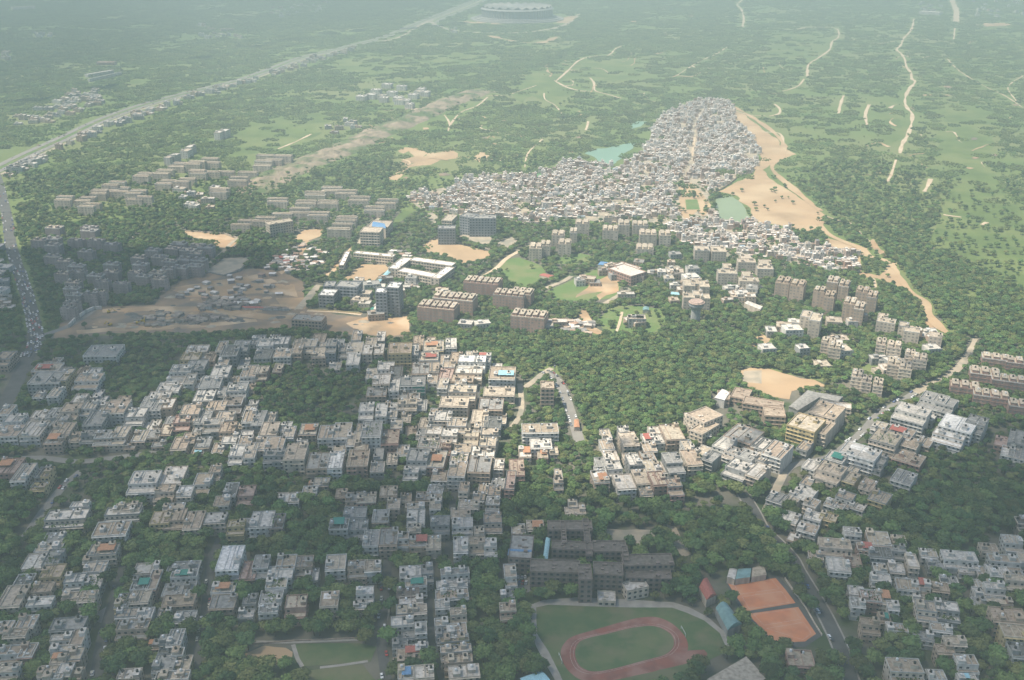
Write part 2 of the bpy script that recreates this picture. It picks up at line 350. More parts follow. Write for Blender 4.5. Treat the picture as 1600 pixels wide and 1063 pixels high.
# sports field
TF = pp('838,950 856,946 960,949 1050,950 1072,958 1100,970 1124,990 1132,1008 1128,1022 1100,1036 1052,1066 1000,1085 890,1085 858,1020 838,990')
patch('pavement', 'pale walkway round the sports field', pp('828,946 850,938 900,934 960,936 1052,942 1078,950 1108,966 1132,988 1140,1010 1134,1024 1128,1022 1132,1008 1122,990 1098,972 1052,954 960,952 858,950 842,952 842,990 862,1022 888,1085 880,1085 850,1034 832,1000'), M['pave'], 0.3)
patch('sports_field', 'green sports field inside the running track', TF, M['turf'], 0.5)
def oval(cx, cy, a, rx, ry, k=48, e=2.6):
    o = []
    for i in range(k):
        t = 2 * math.pi * i / k; c, s = math.cos(t), math.sin(t)
        x = rx * math.copysign(abs(c) ** (2/e), c); y = ry * math.copysign(abs(s) ** (2/e), s)
        o.append((cx + x*math.cos(a) - y*math.sin(a), cy + x*math.sin(a) + y*math.cos(a)))
    return o
def c4(s, ox, oy): return [(ox + x / 4, oy + y / 4) for x, y in pp(s)]
def closed(px):
    P = [Vector(p) for p in px]; n = len(P); out = []
    for i in range(n):
        a, b, c, d = P[i-1], P[i], P[(i+1) % n], P[(i+2) % n]
        for j in range(5):
            t = j / 5; q = 0.5*((2*b)+(c-a)*t+(2*a-5*b+4*c-d)*t*t+(3*b-a-3*c+d)*t**3); out.append((q.x, q.y))
    return out
outer = c4('305,880 340,820 400,785 520,750 680,703 800,675 900,672 980,700 1040,745 1085,800 1100,850 1085,905 1000,965 900,1008 760,1040 640,1066 560,1082 440,1068 360,1015 315,945', 800, 797)
inner = c4('395,880 420,830 480,802 600,775 720,745 800,732 880,728 950,750 1000,790 1012,840 990,880 940,912 800,950 650,990 520,1012 440,990 403,940', 800, 797)
patch('running_track', 'dull red school running track with two straights', closed(outer), M['track'], 0, tree=False)
patch('running_track', 'start spur of the dull red running track', c4('1050,895 1110,880 1200,876 1222,900 1205,935 1000,985 930,1000 960,930', 800, 797), M['track'], 0, tree=False)
patch('field_turf', 'green infield inside the running track', closed(inner), M['turf'], 0, tree=False)
def thinline(name, px, w, z):
    P = [Vector(G(x, y)) for x, y in px]; mb = MB()
    for i in range(len(P)):
        a, b = P[i], P[(i+1) % len(P)]; d = (b - a).normalized(); n = Vector((-d.y, d.x)) * w
        mb.quad([(a.x-n.x,a.y-n.y,z),(b.x-n.x,b.y-n.y,z),(b.x+n.x,b.y+n.y,z),(a.x+n.x,a.y+n.y,z)])
    return mb.build(name, M['line'])
cxo = sum(p[0] for p in outer)/len(outer); 
def lerp(A, B, t): return [(a[0]+(b[0]-a[0])*t, a[1]+(b[1]-a[1])*t) for a, b in zip(A, B)]
ci = closed(inner); cm = sum(p[0] for p in ci)/len(ci), sum(p[1] for p in ci)/len(ci)
for k, f in enumerate((1.03, 1.10)):
    tag(thinline('lane_marking', [(cm[0]+(x-cm[0])*f, cm[1]+(y-cm[1])*f) for x, y in ci], 0.04, PZ[0]), 'white lane line on the running track, %s from the infield' % ('first','second','third')[k], None, None, 'structure')
    PZ[0] += 0.003
# clay courts with chalk lines
cq = [('1137,912 1212,904 1227,921.5 1150,932', 'upper'), ('1150,932 1227,921.5 1243,943 1165,956', 'second'),
      ('1168,960 1247,949 1260,969 1188,981', 'third'), ('1188,981 1260,969 1275,991 1258,1003 1212,1006', 'lowest')]
patch('court_surround', 'dark strip ground round the orange clay courts', pp('1132,908 1216,900 1252,940 1284,994 1258,1012 1205,1012 1160,960'), M['asphalt'], 0)
for s, w in cq:
    q = pp(s); patch('clay_court', w + ' orange clay court of the four', q, M['clay'], 0, tree=False)
    c = (sum(p[0] for p in q)/len(q), sum(p[1] for p in q)/len(q))
    tag(thinline('court_marking', [(c[0]+(x-c[0])*.8, c[1]+(y-c[1])*.8) for x, y in q[:4]], 0.035, PZ[0]), 'white lines of the %s clay court' % w, None, None, 'structure'); PZ[0] += 0.003

# roads
HW = [(-90,300),(-40,280),(2,262),(40,243),(100,216),(150,192),(185,178),(220,166),(262,154),(320,139),(370,127),(420,110),(470,91),(540,74),(600,58),(650,38),(700,18),(760,-6),(820,-26)]
strip('highway', 'wide far highway with its near carriageway', HW, 12, M['road_pale'], off=-11, clear=0)
strip('highway', 'far carriageway of the wide highway', HW, 12, M['road_pale'], off=11, clear=0)
strip('highway_median', 'planted median of the wide highway', HW, 7, M['grass'], clear=0)
strip('road', 'service road along the near side of the highway', HW[:-5], 6, M['dusty'], off=-25, jit=.8, clear=0)
strip('road', 'pale construction strip beyond the highway', [(590,66),(625,58),(660,38),(700,22),(745,4),(780,-12)], 12, M['dusty'], jit=.8, clear=0)
strip('road', 'approach road to the round arena building', [(676,40),(690,30),(720,18),(752,4),(800,-20)], 14, M['road_pale'])
strip('road', 'ring road round the round arena building', [(672,34),(700,46),(760,52),(830,50),(880,40),(905,22)], 14, M['dusty'], jit=.4)
strip('dirt_path', 'pale banks below the round arena building', [(725,34),(745,36),(765,34),(775,38)], 40, M['sand'], jit=.8)
strip('dirt_path', 'pale scraped bank below the arena ring road', [(765,56),(790,62),(820,67),(850,66),(870,58)], 22, M['sand'], jit=1.2)
strip('dirt_path', 'scraped bank right of the round arena building', [(878,36),(888,28),(900,26)], 40, M['sand'], jit=1.2)
LR = [(-20,240),(-4,280),(4,310),(12,345),(16,378),(24,408),(34,436),(44,468),(53,505),(56,535),(42,560),(32,585),(18,612),(0,640),(-30,670)]
strip('road', 'busy road full of traffic along the left edge', LR, 14, M['asphalt'], clear=3)
strip('road', 'side road leaving the busy road at the left', [(56,528),(80,520),(100,513),(120,503),(150,482)], 8, M['road_pale'])
RR = [(1160,770),(1178,800),(1192,826),(1215,848),(1236,870),(1248,892),(1262,915),(1280,945),(1296,975),(1312,1010),(1330,1063),(1345,1110)]
strip('road', 'grey road between the clay courts and the right houses', RR, 8.2, M['asphalt'], clear=.2)
for sd in (-1, 1): strip('pavement', ('left' if sd > 0 else 'right') + ' kerbed pavement of the road by the clay courts', RR, 1.2, M['pave'], z=0.0, off=sd*4.75, clear=-1, thick=.13)
strip('road', 'parking lane beside the forest edge', [(852,582),(866,590),(880,612),(890,640),(898,665),(906,692)], 9, M['road_pale'], clear=1.5)
strip('road', 'lane up to the lone tower', [(820,606),(834,596),(848,584),(862,576)], 6, M['dusty'])
strip('road', 'lane by the long white block', [(800,668),(812,650),(815,630),(812,600)], 5, M['dusty'])
strip('road', 'tan road at the right between the pink blocks', [(1524,530),(1514,552),(1504,568),(1490,582),(1470,594),(1448,604),(1430,614)], 7.5, M['dusty'], jit=.5, clear=0)
strip('road', 'street through the right-hand colony', [(1430,614),(1400,632),(1372,648),(1350,672),(1330,690),(1300,712),(1268,722),(1236,730),(1215,760),(1208,790)], 6.5, M['road_pale'], clear=1.5)
strip('road', 'orange-edged lane past the right-hand colony', [(1196,800),(1210,770),(1224,740),(1228,710)], 6, M['dusty'])
strip('road', 'street in the lower left colony', [(128,736),(100,760),(75,790),(62,808),(40,840)], 7, M['road_pale'])
strip('road', 'left colony street beyond the ruin', [(-10,722),(60,716),(120,722),(180,716),(250,706)], 7, M['road_pale'])
AL = [(668,800),(676,850),(674,900),(670,950),(678,1010),(692,1063),(700,1100)]
strip('alley', 'narrow dark alley between the two long house rows', AL, 4.5, M['asphalt'], clear=.5)
strip('street', 'street at the left of the bottom house row', [(612,820),(606,880),(600,940),(596,1000),(604,1063)], 6, M['asphalt'], clear=.5)
strip('street', 'street beside the teal-tarpaulin houses', [(150,1063),(160,1000),(172,960),(190,900),(205,850)], 7, M['asphalt'], clear=.5)
strip('street', 'street by the tall white house', [(300,1063),(314,1000),(322,950),(330,880),(350,830)], 6, M['asphalt'], clear=.5)
strip('street', 'leafy street under the sunlit rows', [(700,870),(706,800),(718,720),(742,640),(756,580)], 5, M['asphalt'], clear=.5)
strip('park_walk', 'pale walk across the bottom park', [(400,1004),(460,1004),(560,1000)], 2.5, M['pave'])
strip('park_walk', 'slanting walk in the bottom park', [(500,1044),(535,1040),(575,1034)], 2, M['pave'])
strip('park_walk', 'curved walk in the bottom park', [(458,1008),(465,1030),(472,1044),(462,1054),(445,1058)], 2.5, M['pave'])
strip('park_walk', 'pale walk through the bright park lawn', [(972,488),(968,505),(962,522)], 3, M['path'])
strip('road', 'tan lane between the two playing fields', [(846,454),(860,448),(880,440),(893,432)], 6, M['dusty'])
strip('road', 'lane under the two playing fields', [(940,478),(960,466),(985,452),(1000,446)], 6, M['dusty'])
strip('road', 'tan road by the open school wings', [(560,385),(568,370),(585,350),(600,330)], 7, M['dusty'])
strip('road', 'road to the grey office tower', [(466,484),(480,468),(495,450),(500,446)], 9, M['dusty'])
strip('road', 'road below the grey office tower', [(480,486),(530,488),(565,492)], 6, M['path'])
strip('road', 'road by the dry playing ground', [(750,436),(775,420),(795,402),(830,384)], 6, M['path'])
strip('road', 'walled road past the dense estate', [(310,424),(340,402),(362,380),(378,368)], 5, M['dusty'])
DP = [('far right winding dirt track',[(1428,30),(1425,44),(1420,52),(1412,60),(1408,70),(1401,78),(1408,84),(1414,94),(1416,104),(1423,114),(1425,124),(1430,128),(1422,138),(1416,148),(1414,160),(1418,170),(1425,178),(1424,194),(1418,212),(1410,225),(1406,240)],9),
 ('dirt track left of the winding one',[(1220,46),(1240,47),(1262,43),(1290,43),(1308,46),(1310,58),(1300,66),(1296,78),(1280,90),(1263,102),(1262,120)],8),
 ('lower run of the left dirt track',[(1256,124),(1248,134),(1234,140),(1222,143)],6),('dirt track linking the two right tracks',[(1310,58),(1330,61),(1350,66),(1375,68),(1398,65)],4),
 ('hooked dirt path beside the settlement head',[(1210,163),(1218,170),(1217,178),(1202,182)],7),('sandy lane at the head of the sand flat',[(1145,172),(1170,180),(1196,181)],6),('sandy lane across the head of the sand flat',[(1196,207),(1215,208),(1222,214),(1224,226)],8),
 ('dirt path along the scrub wood',[(1290,338),(1310,345),(1330,350),(1345,365),(1360,378)],4),('soil track through the scrub wood',[(1365,436),(1368,450),(1362,456)],4),
 ('pale ridge-top track',[(760,150),(775,150),(790,150)],5),('pale track under the ridge',[(703,196),(720,176),(745,166),(762,152)],5),('pale track beside the meadow blocks',[(432,234),(462,222),(486,210)],5),
 ('upper far meadow track',[(868,128),(886,112),(906,94),(930,88),(950,87),(963,76),(972,72)],8),('lower far meadow track',[(866,126),(884,136),(905,142),(920,143)],7),('winding far meadow path',[(922,122),(928,130),(930,142),(950,148),(970,154)],7),
 ('path left of the far meadow scars',[(800,147),(820,140),(838,134)],4),('path below the far meadow scars',[(850,146),(852,156),(866,164),(878,178)],4),('far pale cut on the hill',[(1160,0),(1152,8),(1158,14),(1162,28),(1160,42)],9),('cross cut on the far hill',[(1120,41),(1150,42),(1178,40)],5),
 ('pale diagonal far path',[(1055,120),(1090,98),(1120,84),(1136,74)],5),('far road at the top right',[(1490,-20),(1488,0),(1494,16),(1494,34)],30),('far lane across the top right',[(1435,32),(1470,34),(1510,36),(1530,40)],5),('short far lane',[(1492,44),(1490,62)],6),
 ('faint diagonal track at the right',[(1480,92),(1500,112),(1540,136),(1570,150),(1600,170)],4),('faint track at the right edge',[(1600,118),(1575,136),(1588,158)],4),
 ('sandy track in the settlement',[(1086,212),(1083,232),(1081,246)],6),('path in the central scrub',[(700,206),(702,192),(694,180)],4),('thin path near the marsh',[(820,262),(822,248),(828,236),(843,222),(848,218)],4),
 ('pale path near the far trees',[(915,204),(918,196),(919,190)],6),('reddish scar in the right scrub',[(1310,178),(1313,164),(1318,150)],9),('pale scar in the right scrub',[(1355,196),(1352,180),(1358,164)],9),('scar in the lower right scrub',[(1444,300),(1450,290),(1454,280)],8),('tan scar in the right grassland',[(1474,336),(1486,338),(1502,340)],6),('short tan scar in the right grassland',[(1534,352),(1542,348)],7),
 ('pale hook in the scrub',[(1386,284),(1392,274),(1400,250)],5),('forest clearing path',[(950,590),(965,592)],5)]
for lb, px, w in DP: strip('dirt_path', lb, px, w*.75, M['path'], jit=.6, clear=(6 if w > 5 else 1))
strip('dirt_path', 'sandy trail running from the sand flat to the lower right', [(1280,350),(1294,366),(1318,378),(1344,388),(1362,402),(1384,408),(1400,424),(1412,444),(1428,460),(1446,474),(1453,494),(1468,512),(1482,522)], 7, M['sand'], jit=1.0, clear=3)
strip('dirt_path', 'sandy rim path on the far side of the sand flat', [(1140,165),(1176,184),(1216,214),(1226,240),(1206,262),(1240,296),(1282,330)], 9, M['sand'], jit=1.0, clear=3)
# orange strip
patch('bare_soil', 'orange strip by the far top-right lane', pp('1534,37 1575,36 1580,40 1540,42'), M['soil'], 3)
rr = random.Random(99)
for k in range(46):     # small bare scars scattered through the scrub
    x, y = rr.choice([(rr.uniform(640,980), rr.uniform(170,300)), (rr.uniform(1290,1600), rr.uniform(90,300)), (rr.uniform(980,1130), rr.uniform(10,110)), (rr.uniform(1150,1500), rr.uniform(300,420)), (rr.uniform(600,940), rr.uniform(200,290))])
    if inpoly(np.array([x]), np.array([y]), pp('640,305 905,240 1020,150 1260,150 1300,400 1400,480 800,350'))[0]: continue
    r = rr.uniform(2, 7); q = [(x + r*math.cos(a)*rr.uniform(.5,1.3)*1.3, y + r*.33*math.sin(a)*rr.uniform(.5,1.3)) for a in [i*math.pi/4 for i in range(8)]]
    o = patch('bare_soil', 'small bare scar in the scrub', q, M[rr.choice(['soil','sand','rubble'])], 3, .1); o['group'] = 'small bare scars in the scrub'

# rocky ridge running away from the flats
ridge = [(392,306),(430,276),(480,255),(540,232),(590,208),(640,188),(690,165),(735,148),(765,140)]
P = smooth_line([G(*p) for p in ridge], 10)
mb = MB(); rows = []
for i, p in enumerate(P):
    d = (P[min(i+1,len(P)-1)] - P[max(i-1,0)]).normalized(); n = Vector((-d.y, d.x)); fade = min(1, i/8, (len(P)-1-i)/8)
    row = []
    for j in range(-8, 9):
        t = j / 8; w = 38 * (1 + .35 * noise.noise(Vector((i*.3, 3, 0)))) ; q = p + n * (t * w)
        h = max(0, 1 - t*t) * 9 * fade * (.7 + .6 * noise.noise(Vector((q.x*.02, q.y*.02, 5))) + .5*noise.noise(Vector((q.x*.08, q.y*.08, 9))))
        row.append(len(mb.v)); mb.v.append((q.x, q.y, h - .5))
    rows.append(row)
for a, b in zip(rows, rows[1:]):
    for j in range(16): mb.f.append((a[j], a[j+1], b[j+1], b[j])); mb.m.append(0)
tag(mb.build('rocky_ridge', M['rock']), 'long low rocky ridge crossing the scrub', None, None, 'structure')
NOTREE.append((pp('400,300 440,268 540,226 640,182 735,142 765,136 770,150 700,178 600,222 540,246 460,280 415,312'), .35))

for k in range(70):      # thin branching goat paths in the scrub
    zx, zy = rr.choice([((600,980),(165,290)),((600,980),(190,270)),((1180,1480),(90,330)),((820,1150),(60,160)),((1400,1600),(60,300))]); x, y = rr.uniform(*zx), rr.uniform(*zy)
    if inpoly(np.array([x]), np.array([y]), pp('636,330 640,300 905,235 1010,150 1260,150 1300,400 1400,480 800,350'))[0]: continue
    q = [(x, y)]; a = rr.uniform(0, 6.28)
    for j in range(rr.randint(2, 5)): a += rr.gauss(0, .6); x += 11*math.cos(a); y += 4.5*math.sin(a); q.append((x, y))
    strip('dirt_path', 'thin branching footpath in the far scrub', q, rr.uniform(2, 4.5), M[rr.choice(['path','sand','soil'])], jit=1.4, clear=-6); LASTS[0]['group'] = 'thin footpaths in the far scrub'
# ------------------------------------------------------------------ building generator
CN = {k: nm for k, (c, nm) in WC.items()}
ORD = ['nearest','second nearest','third nearest','fourth nearest','fifth nearest','sixth nearest','seventh nearest','eighth nearest','ninth nearest','tenth nearest','eleventh nearest','twelfth nearest','thirteenth nearest','fourteenth nearest','fifteenth nearest','sixteenth nearest','seventeenth nearest','eighteenth nearest','nineteenth nearest','twentieth nearest'] + ['%s nearest' % w for w in ('twenty-first','twenty-second','twenty-third','twenty-fourth','twenty-fifth','twenty-sixth','twenty-seventh','twenty-eighth','twenty-ninth','thirtieth','thirty-first','thirty-second','thirty-third','thirty-fourth','thirty-fifth','thirty-sixth')]
def _tank(col):
    mb = MB(); mb.cyl(0,0,0,1.3,.75,n=9,cap=False); mb.cyl(0,0,1.3,1.6,.75,.25,n=9); return mb.mesh('water_tank', M['tank_' + col])
TANK = {'k': _tank('k'), 'w': _tank('w')}
def _win():
    mb = MB(); mb.box(-.8,.8,-.07,0,-.75,.75,0,bottom=True); mb.quad([(-.68,-.08,-.63),(.68,-.08,-.63),(.68,-.08,.63),(-.68,-.08,.63)],1)
    mb.box(-.95,.95,-.5,0,.85,.95,0,bottom=True)
    return mb.mesh('window', [M['w_c'], M['glass']])
WIN = _win()
def _leafy(seed, n, sx, sy, sz):
    r = random.Random(seed); mb = MB()
    for i in range(n):
        c = Vector((r.uniform(-sx,sx), r.uniform(-sy,sy), r.uniform(.2,sz))); a = Vector((r.gauss(0,1),r.gauss(0,1),r.gauss(0,.7))).normalized(); b = a.orthogonal().normalized(); b.rotate(__import__('mathutils').Quaternion(a, r.random()*6)); c2 = a.cross(b); s = r.uniform(.25,.5)
        mb.quad([tuple(c-b*s-c2*s),tuple(c+b*s-c2*s),tuple(c+b*s+c2*s),tuple(c-b*s+c2*s)])
    return mb
def wmat(k): return M['w_' + k]
def building(px, py, wpx, dpx, f, yaw, wk, rk, opt='', name='house', label='', cat='house', group=None, seed=0, wall_px=None, shrink=1.0, bays=True):
    r = random.Random(seed * 7919 + int(px * 13) + int(py * 7)); H = f * 3.3 + r.uniform(-.25, .5)
    x, y = G(px, py, H)
    w = (G(px+wpx/2, py, H)[0] - G(px-wpx/2, py, H)[0]) * shrink * 1.0
    d = (G(px, py-dpx/2, H)[1] - G(px, py+dpx/2, H)[1]) * shrink
    w = max(w, 4.0) * (1.08 if bays else 1); d = d * ((1.28 if y > 640 else 1.12) if bays else 1); d = max(min(d, 45), 5.0)
    d = min(d, 26.0 if bays else 22.0)
    a = math.radians(yaw)
    t = thing(name, label, cat, (x, y, 0), a, group)
    FOOT.append((x, y, w/2, d/2, a))
    near = y < 560; hx, hy = w/2, d/2
    wl = MB()
    fh = H / f
    terr = bays and f >= 3 and r.random() < .45 and 'T' not in opt
    ty = -hy + d * r.uniform(.22, .36) if terr else -hy
    # main body and, where stepped, a lower front part
    wl.box(-hx, hx, ty, hy, 0, H, 0, tm=1)
    roofs = [(-hx, hx, ty, hy, H)]
    if terr:
        wl.box(-hx+.02, hx-.02, -hy, ty, 0, H - fh, 0, tm=1); roofs.append((-hx+.02, hx-.02, -hy, ty, H-fh))
    # floor slabs and balconies proud of the front, window openings
    if y < 900:
        for k in range(1, f + (0 if terr else 1)):
            z = k * fh
            if k < f or not terr:
                pr = r.choice((.45, .9, 1.1)) if bays else .25
                wl.box(-hx-.04, hx+.04, -hy-pr, -hy+.02, z-.22, z-.02, 0, bottom=True)
                if bays and k < f and r.random() < .7:
                    b0 = r.choice((-hx+.1, -hx*.1)); b1 = b0 + w*.42
                    wl.box(b0, b1, -hy-pr-.02, -hy-pr+.1, z-.02, z+.85, 0, bottom=True)
    nw = max(2, int(w / (3.3 if y < 1200 else 4.5)))
    sidez = [(-1, w, nw), (1, d, max(1, int(d / 3.6))), (2, d, max(1, int(d / 3.6)))]
    wins = []
    for side, ln, n in sidez:
        for k in range(f):
            z = k * fh + fh * .52
            if terr and k == f - 1 and side == -1: pass
            for i in range(n):
                if r.random() < .12: continue
                u = -ln/2 + ln * (i + .5) / n; hw = min(.8, ln / n * .3) * (1.0 if bays else 1.15); hh = .7
                if side == -1:
                    yy = (ty if (terr and k == f-1) else -hy)
                    if near and len(wins) < 6 and bays and k >= max(0, f - 3): wins.append((u, yy, z, 0.0)); continue
                    wl.quad([(u-hw,yy-.05,z-hh),(u+hw,yy-.05,z-hh),(u+hw,yy-.05,z+hh),(u-hw,yy-.05,z+hh)], 2)
                else:
                    xx = (-hx-.05) if side == 1 else (hx+.05); 
                    if (side == 1) == (px < 700): continue
                    if terr and k == f-1 and u < ty: continue
                    q = [(xx,u-hw,z-hh),(xx,u+hw,z-hh),(xx,u+hw,z+hh),(xx,u-hw,z+hh)]
                    wl.quad(q if side == 2 else q[::-1], 2)
    wl.build('wall', [wmat(wk), M['r_' + rk], M['glass'] if bays else M['glass_dull']], t)
    for (u, v, z, q) in wins: link('window', WIN, t, (u, v, z))
    # roof finish, parapet, stair room, roof rooms
    rf = MB(); pa = MB()
    for (x0, x1, y0, y1, z) in roofs:
        e = .24; ph = r.choice((.7, .95, 1.05)); zt = z + ph
        rf.quad([(x0+e,y0+e,z+.05),(x1-e,y0+e,z+.05),(x1-e,y1-e,z+.05),(x0+e,y1-e,z+.05)])
        pa.box(x0-.05,x1+.05,y0-.05,y0+e,z-.01,zt); pa.box(x0-.05,x1+.05,y1-e,y1+.05,z-.01,zt)
        pa.box(x0-.05,x0+e,y0+e,y1-e,z-.01,zt); pa.box(x1-e,x1+.05,y0+e,y1-e,z-.01,zt)
    if bays and y < 1000 and w > 8:     # dividing walls, ducts and small roof clutter
        for k in range(r.randint(1, 3)):
            u = r.uniform(-hx*.7, hx*.7); pa.box(u-.1, u+.1, ty+.3, ty + (hy-ty)*r.uniform(.5,1.9)-.3 if False else hy-.3, H, H+r.choice((.6,1.0)))
        for k in range(r.randint(3, 9)):
            u = r.uniform(-hx+1, hx-1); v = r.uniform(ty+.8, hy-.8); s = r.uniform(.25,.9)
            pa.box(u-s, u+s, v-s*.6, v+s*.6, H+.04, H+r.uniform(.4,1.1))
    pk = wk if r.random() < .55 else r.choice('wcwg')
    rf.build('roof', M['r_' + rk], t); pa.build('parapet', wmat(pk), t)
    nm = 1 if w < 16 else 2
    if 'S' in opt: nm = 0; q = MB(); q.box(-hx*.9, hx*.9, hy*.15, hy*.75, H, H+1.5); q.build('roof_screen', M['r_'+rk], t)
    if 'K' in opt: nm = max(2, int(w / 6.5))
    for k in range(nm):
        sw = r.uniform(2.6, 4.2); sd = min(r.uniform(3.0, 5.5), (hy-ty)*1.2); 
        u = r.choice((-hx + sw/2 + .3, hx - sw/2 - .3)) if nm == 1 else (-hx + w*(k+.5)/nm); v = r.uniform(ty + sd/2 + .3, hy - sd/2 - .3) if hy - ty > sd + 1 else (ty+hy)/2
        if 'K' in opt: v = 0; sw = w/nm*.62; sd = d * .72
        hh = r.uniform(2.3, 2.9); sr = MB(); sr.box(u-sw/2,u+sw/2,v-sd/2,v+sd/2,H+.03,H+hh); sr.box(u-sw/2-.25,u+sw/2+.25,v-sd/2-.25,v+sd/2+.25,H+hh,H+hh+.18,1,bottom=True)
        sr.build('stair_room', [wmat(wk), M['r_' + ('w' if wk in 'wW' else rk if rk!='d' else 'g')]], t)
        if y < 1100: link('water_tank', TANK[r.choice('kkw')], t, (u + r.uniform(-.4,.4), v, H+hh+.18))
    for k in range(r.randint(0, 2) if (y < 800 and bays) else 0):
        link('water_tank', TANK[r.choice('kkw')], t, (r.uniform(-hx*.8, hx*.8), hy-1.2 - r.random(), H+.06))
    x0, x1, y0, y1, z = roofs[-1]
    for c in opt:
        if c in 'GROBC':
            q = MB(); ww = w * .3; vv = min(4.5, d * .3); u = r.uniform(-hx*.4, hx*.4); v = ty + (hy-ty)*r.uniform(.35,.65)
            zz = H + 2.3; q.quad([(u-ww,v-vv,zz-.3),(u+ww,v-vv,zz-.3),(u+ww,v+vv,zz+.15),(u-ww,v+vv,zz+.15)])
            q.quad([(u-ww,v+vv,zz+.09),(u+ww,v+vv,zz+.09),(u+ww,v-vv,zz-.36),(u-ww,v-vv,zz-.36)])
            for sx in (-1,1):
                for sy in (-1,1): q.box(u+sx*ww*.95-.06,u+sx*ww*.95+.06,v+sy*vv*.95-.06,v+sy*vv*.95+.06,H+.05,zz-.3+(.4 if sy>0 else 0))
            q.build('shade_sheet', M['tarp_' + c], t)
        if c == 'P':
            gm = _leafy(int(px*10), 60, hx*.7, (y1-y0)*.35, 1.2)
            o = gm.build('roof_garden', M['foliage'], t); o.location = ((0), (y0+y1)/2, z+.05)
        if c == 'L':
            q = MB(); q.box(-hx*.7, hx*.7, hy*.1, hy*.85, H+.1, H+.16, bottom=True); q.build('pale_deck', M['r_W'], t)
        if c == 'N':
            q = MB(); q.quad([(0,-hy-.25,H*.25),(hx*.95,-hy-.25,H*.25),(hx*.95,-hy-.25,H*.95),(0,-hy-.25,H*.95)]); q.build('scaffold_net', M['tarp_G'], t)
    return t
EXN = {'G': ' with green sheet', 'R': ' with red sheet', 'O': ' with orange sheet', 'B': ' with blue sheet', 'C': ' with pale blue sheet', 'P': ' with roof plants', 'L': ' with pale deck', 'N': ' with green net'}
FN = {1: 'one', 2: 'two', 3: 'three', 4: 'four', 5: 'five', 6: 'six', 7: 'seven', 8: 'eight', 9: 'nine'}
CROP = dict(A=(0,797), B=(400,797), C=(800,797), D=(1200,797), E=(0,531), F=(400,531), H=(800,531), I=(1200,531), J=(0,265), K=(400,265), L=(800,265), N=(1200,265), Q=(0,0), R=(400,0))
HL = []
def house_row(phrase, crop, yaw, data, nm='house', noun='house', shrink=1.0, group=None, bays=True, cat='house'):
    ox, oy = CROP[crop]; hs = []
    for it in data.split(';'):
        it = it.split()
        if len(it) < 5: continue
        x, y, w, d, f = map(float, it[:5]); st = it[5] if len(it) > 5 else 'w'
        hs.append((ox + x/4, oy + y/4, w/4, d/4, int(f), st))
    hs.sort(key=lambda h: -h[1])
    for i, (x, y, w, d, f, st) in enumerate(hs):
        r = random.Random(int(x*31+y*17)); wk = st[0]; opt = st[1:]
        if r.random() < .13 and wk in 'cgt': wk = r.choice('ypyb')
        if f >= 4: nm_, kind, ct = 'apartment_building', 'block', 'apartment building'
        else: nm_, kind, ct = nm, noun, cat
        rk = {'w': 'wcgwt', 'c': 'cwtc', 'g': 'ggdw', 't': 'tcg', 'p': 'ptc', 'b': 'bd', 'y': 'ct', 'W': 'WWw', 'm': 'gbg', 'k': 'gc'}[wk]
        rk = r.choice(rk); ex = ''
        if len(opt) and opt[-1] in 'GROB' and r.random() < .35: opt = opt[:-1]
        for c in opt:
            if c in EXN: ex = EXN[c]
        lb = '%s %s%s, %s %s' % (CN[wk], kind, ex, ORD[i], phrase)
        HL.append(building(x, y, w, d, f, yaw, wk, rk, opt, nm_, lb, ct, group, seed=i, shrink=shrink, bays=bays))
GH = 'flat-roofed houses of the near colonies'
def hr(ph, crop, yaw, data, **k): house_row(ph, crop, yaw, data, group=GH, **k)
hr('in the far-left cluster beside dark trees', 'A', 6, '415 45 230 80 3 cP;340 180 110 60 2 w;310 235 150 50 2 w;225 325 130 90 2 w;335 300 90 90 3 gP;325 400 120 100 3 g;150 450 100 80 2 g;265 500 110 80 3 tR;85 540 130 120 3 c;255 575 140 50 3 w')
hr('in the row right of the far-left cluster', 'A', 6, '770 20 200 60 3 c;700 120 190 80 3 w;650 250 160 60 3 cO;575 300 80 60 2 c;600 360 120 60 2 w;465 440 110 70 3 w;585 450 110 90 2 gP;450 540 100 40 2 c;550 540 100 60 3 c')
hr('in the row with the teal sheet', 'A', 5, '920 370 140 60 2 w;965 440 60 110 3 p;880 470 100 60 3 gG;775 570 80 80 3 gP;880 545 110 70 3 cO;795 645 120 50 3 w;910 650 90 60 3 w;830 735 180 80 3 t')
hr('in the row before the tall white house', 'A', 5, '1150 360 180 60 2 g;1150 415 150 50 3 wG;1120 500 180 70 2 t;1120 565 180 60 3 t;1030 640 80 50 2 w;1160 670 120 60 2 w')
hr('in the block of the tall white house', 'A', 4, '1440 300 130 160 4 WT;1400 490 135 55 3 wO;1395 575 145 80 3 t;1560 380 90 100 3 pR;1565 560 80 60 2 g;1540 650 90 50 2 g')
hr('in the bottom-left corner cluster', 'A', 6, '30 730 90 60 3 c;170 700 105 70 3 c;100 770 130 50 3 cR;60 895 140 80 3 w;175 880 85 80 3 c;50 1000 120 80 3 w')
hr('in the second bottom row from the left', 'A', 6, '430 715 190 70 3 gT;380 810 120 50 3 w;490 800 75 90 3 w;380 880 115 50 3 w;370 935 90 50 3 cO;480 900 70 70 3 tO;300 1010 100 60 3 c;410 1000 80 70 3 c;330 1055 110 50 3 c;485 1030 60 70 2 t')
hr('in the third bottom row from the left', 'A', 5, '1100 800 85 90 3 w;1030 830 60 80 3 gB;970 845 70 40 1 tO;1110 900 65 60 3 c;1030 960 120 100 3 gT;1145 965 90 90 2 c;1080 1040 190 50 3 t;810 1030 130 60 2 c')
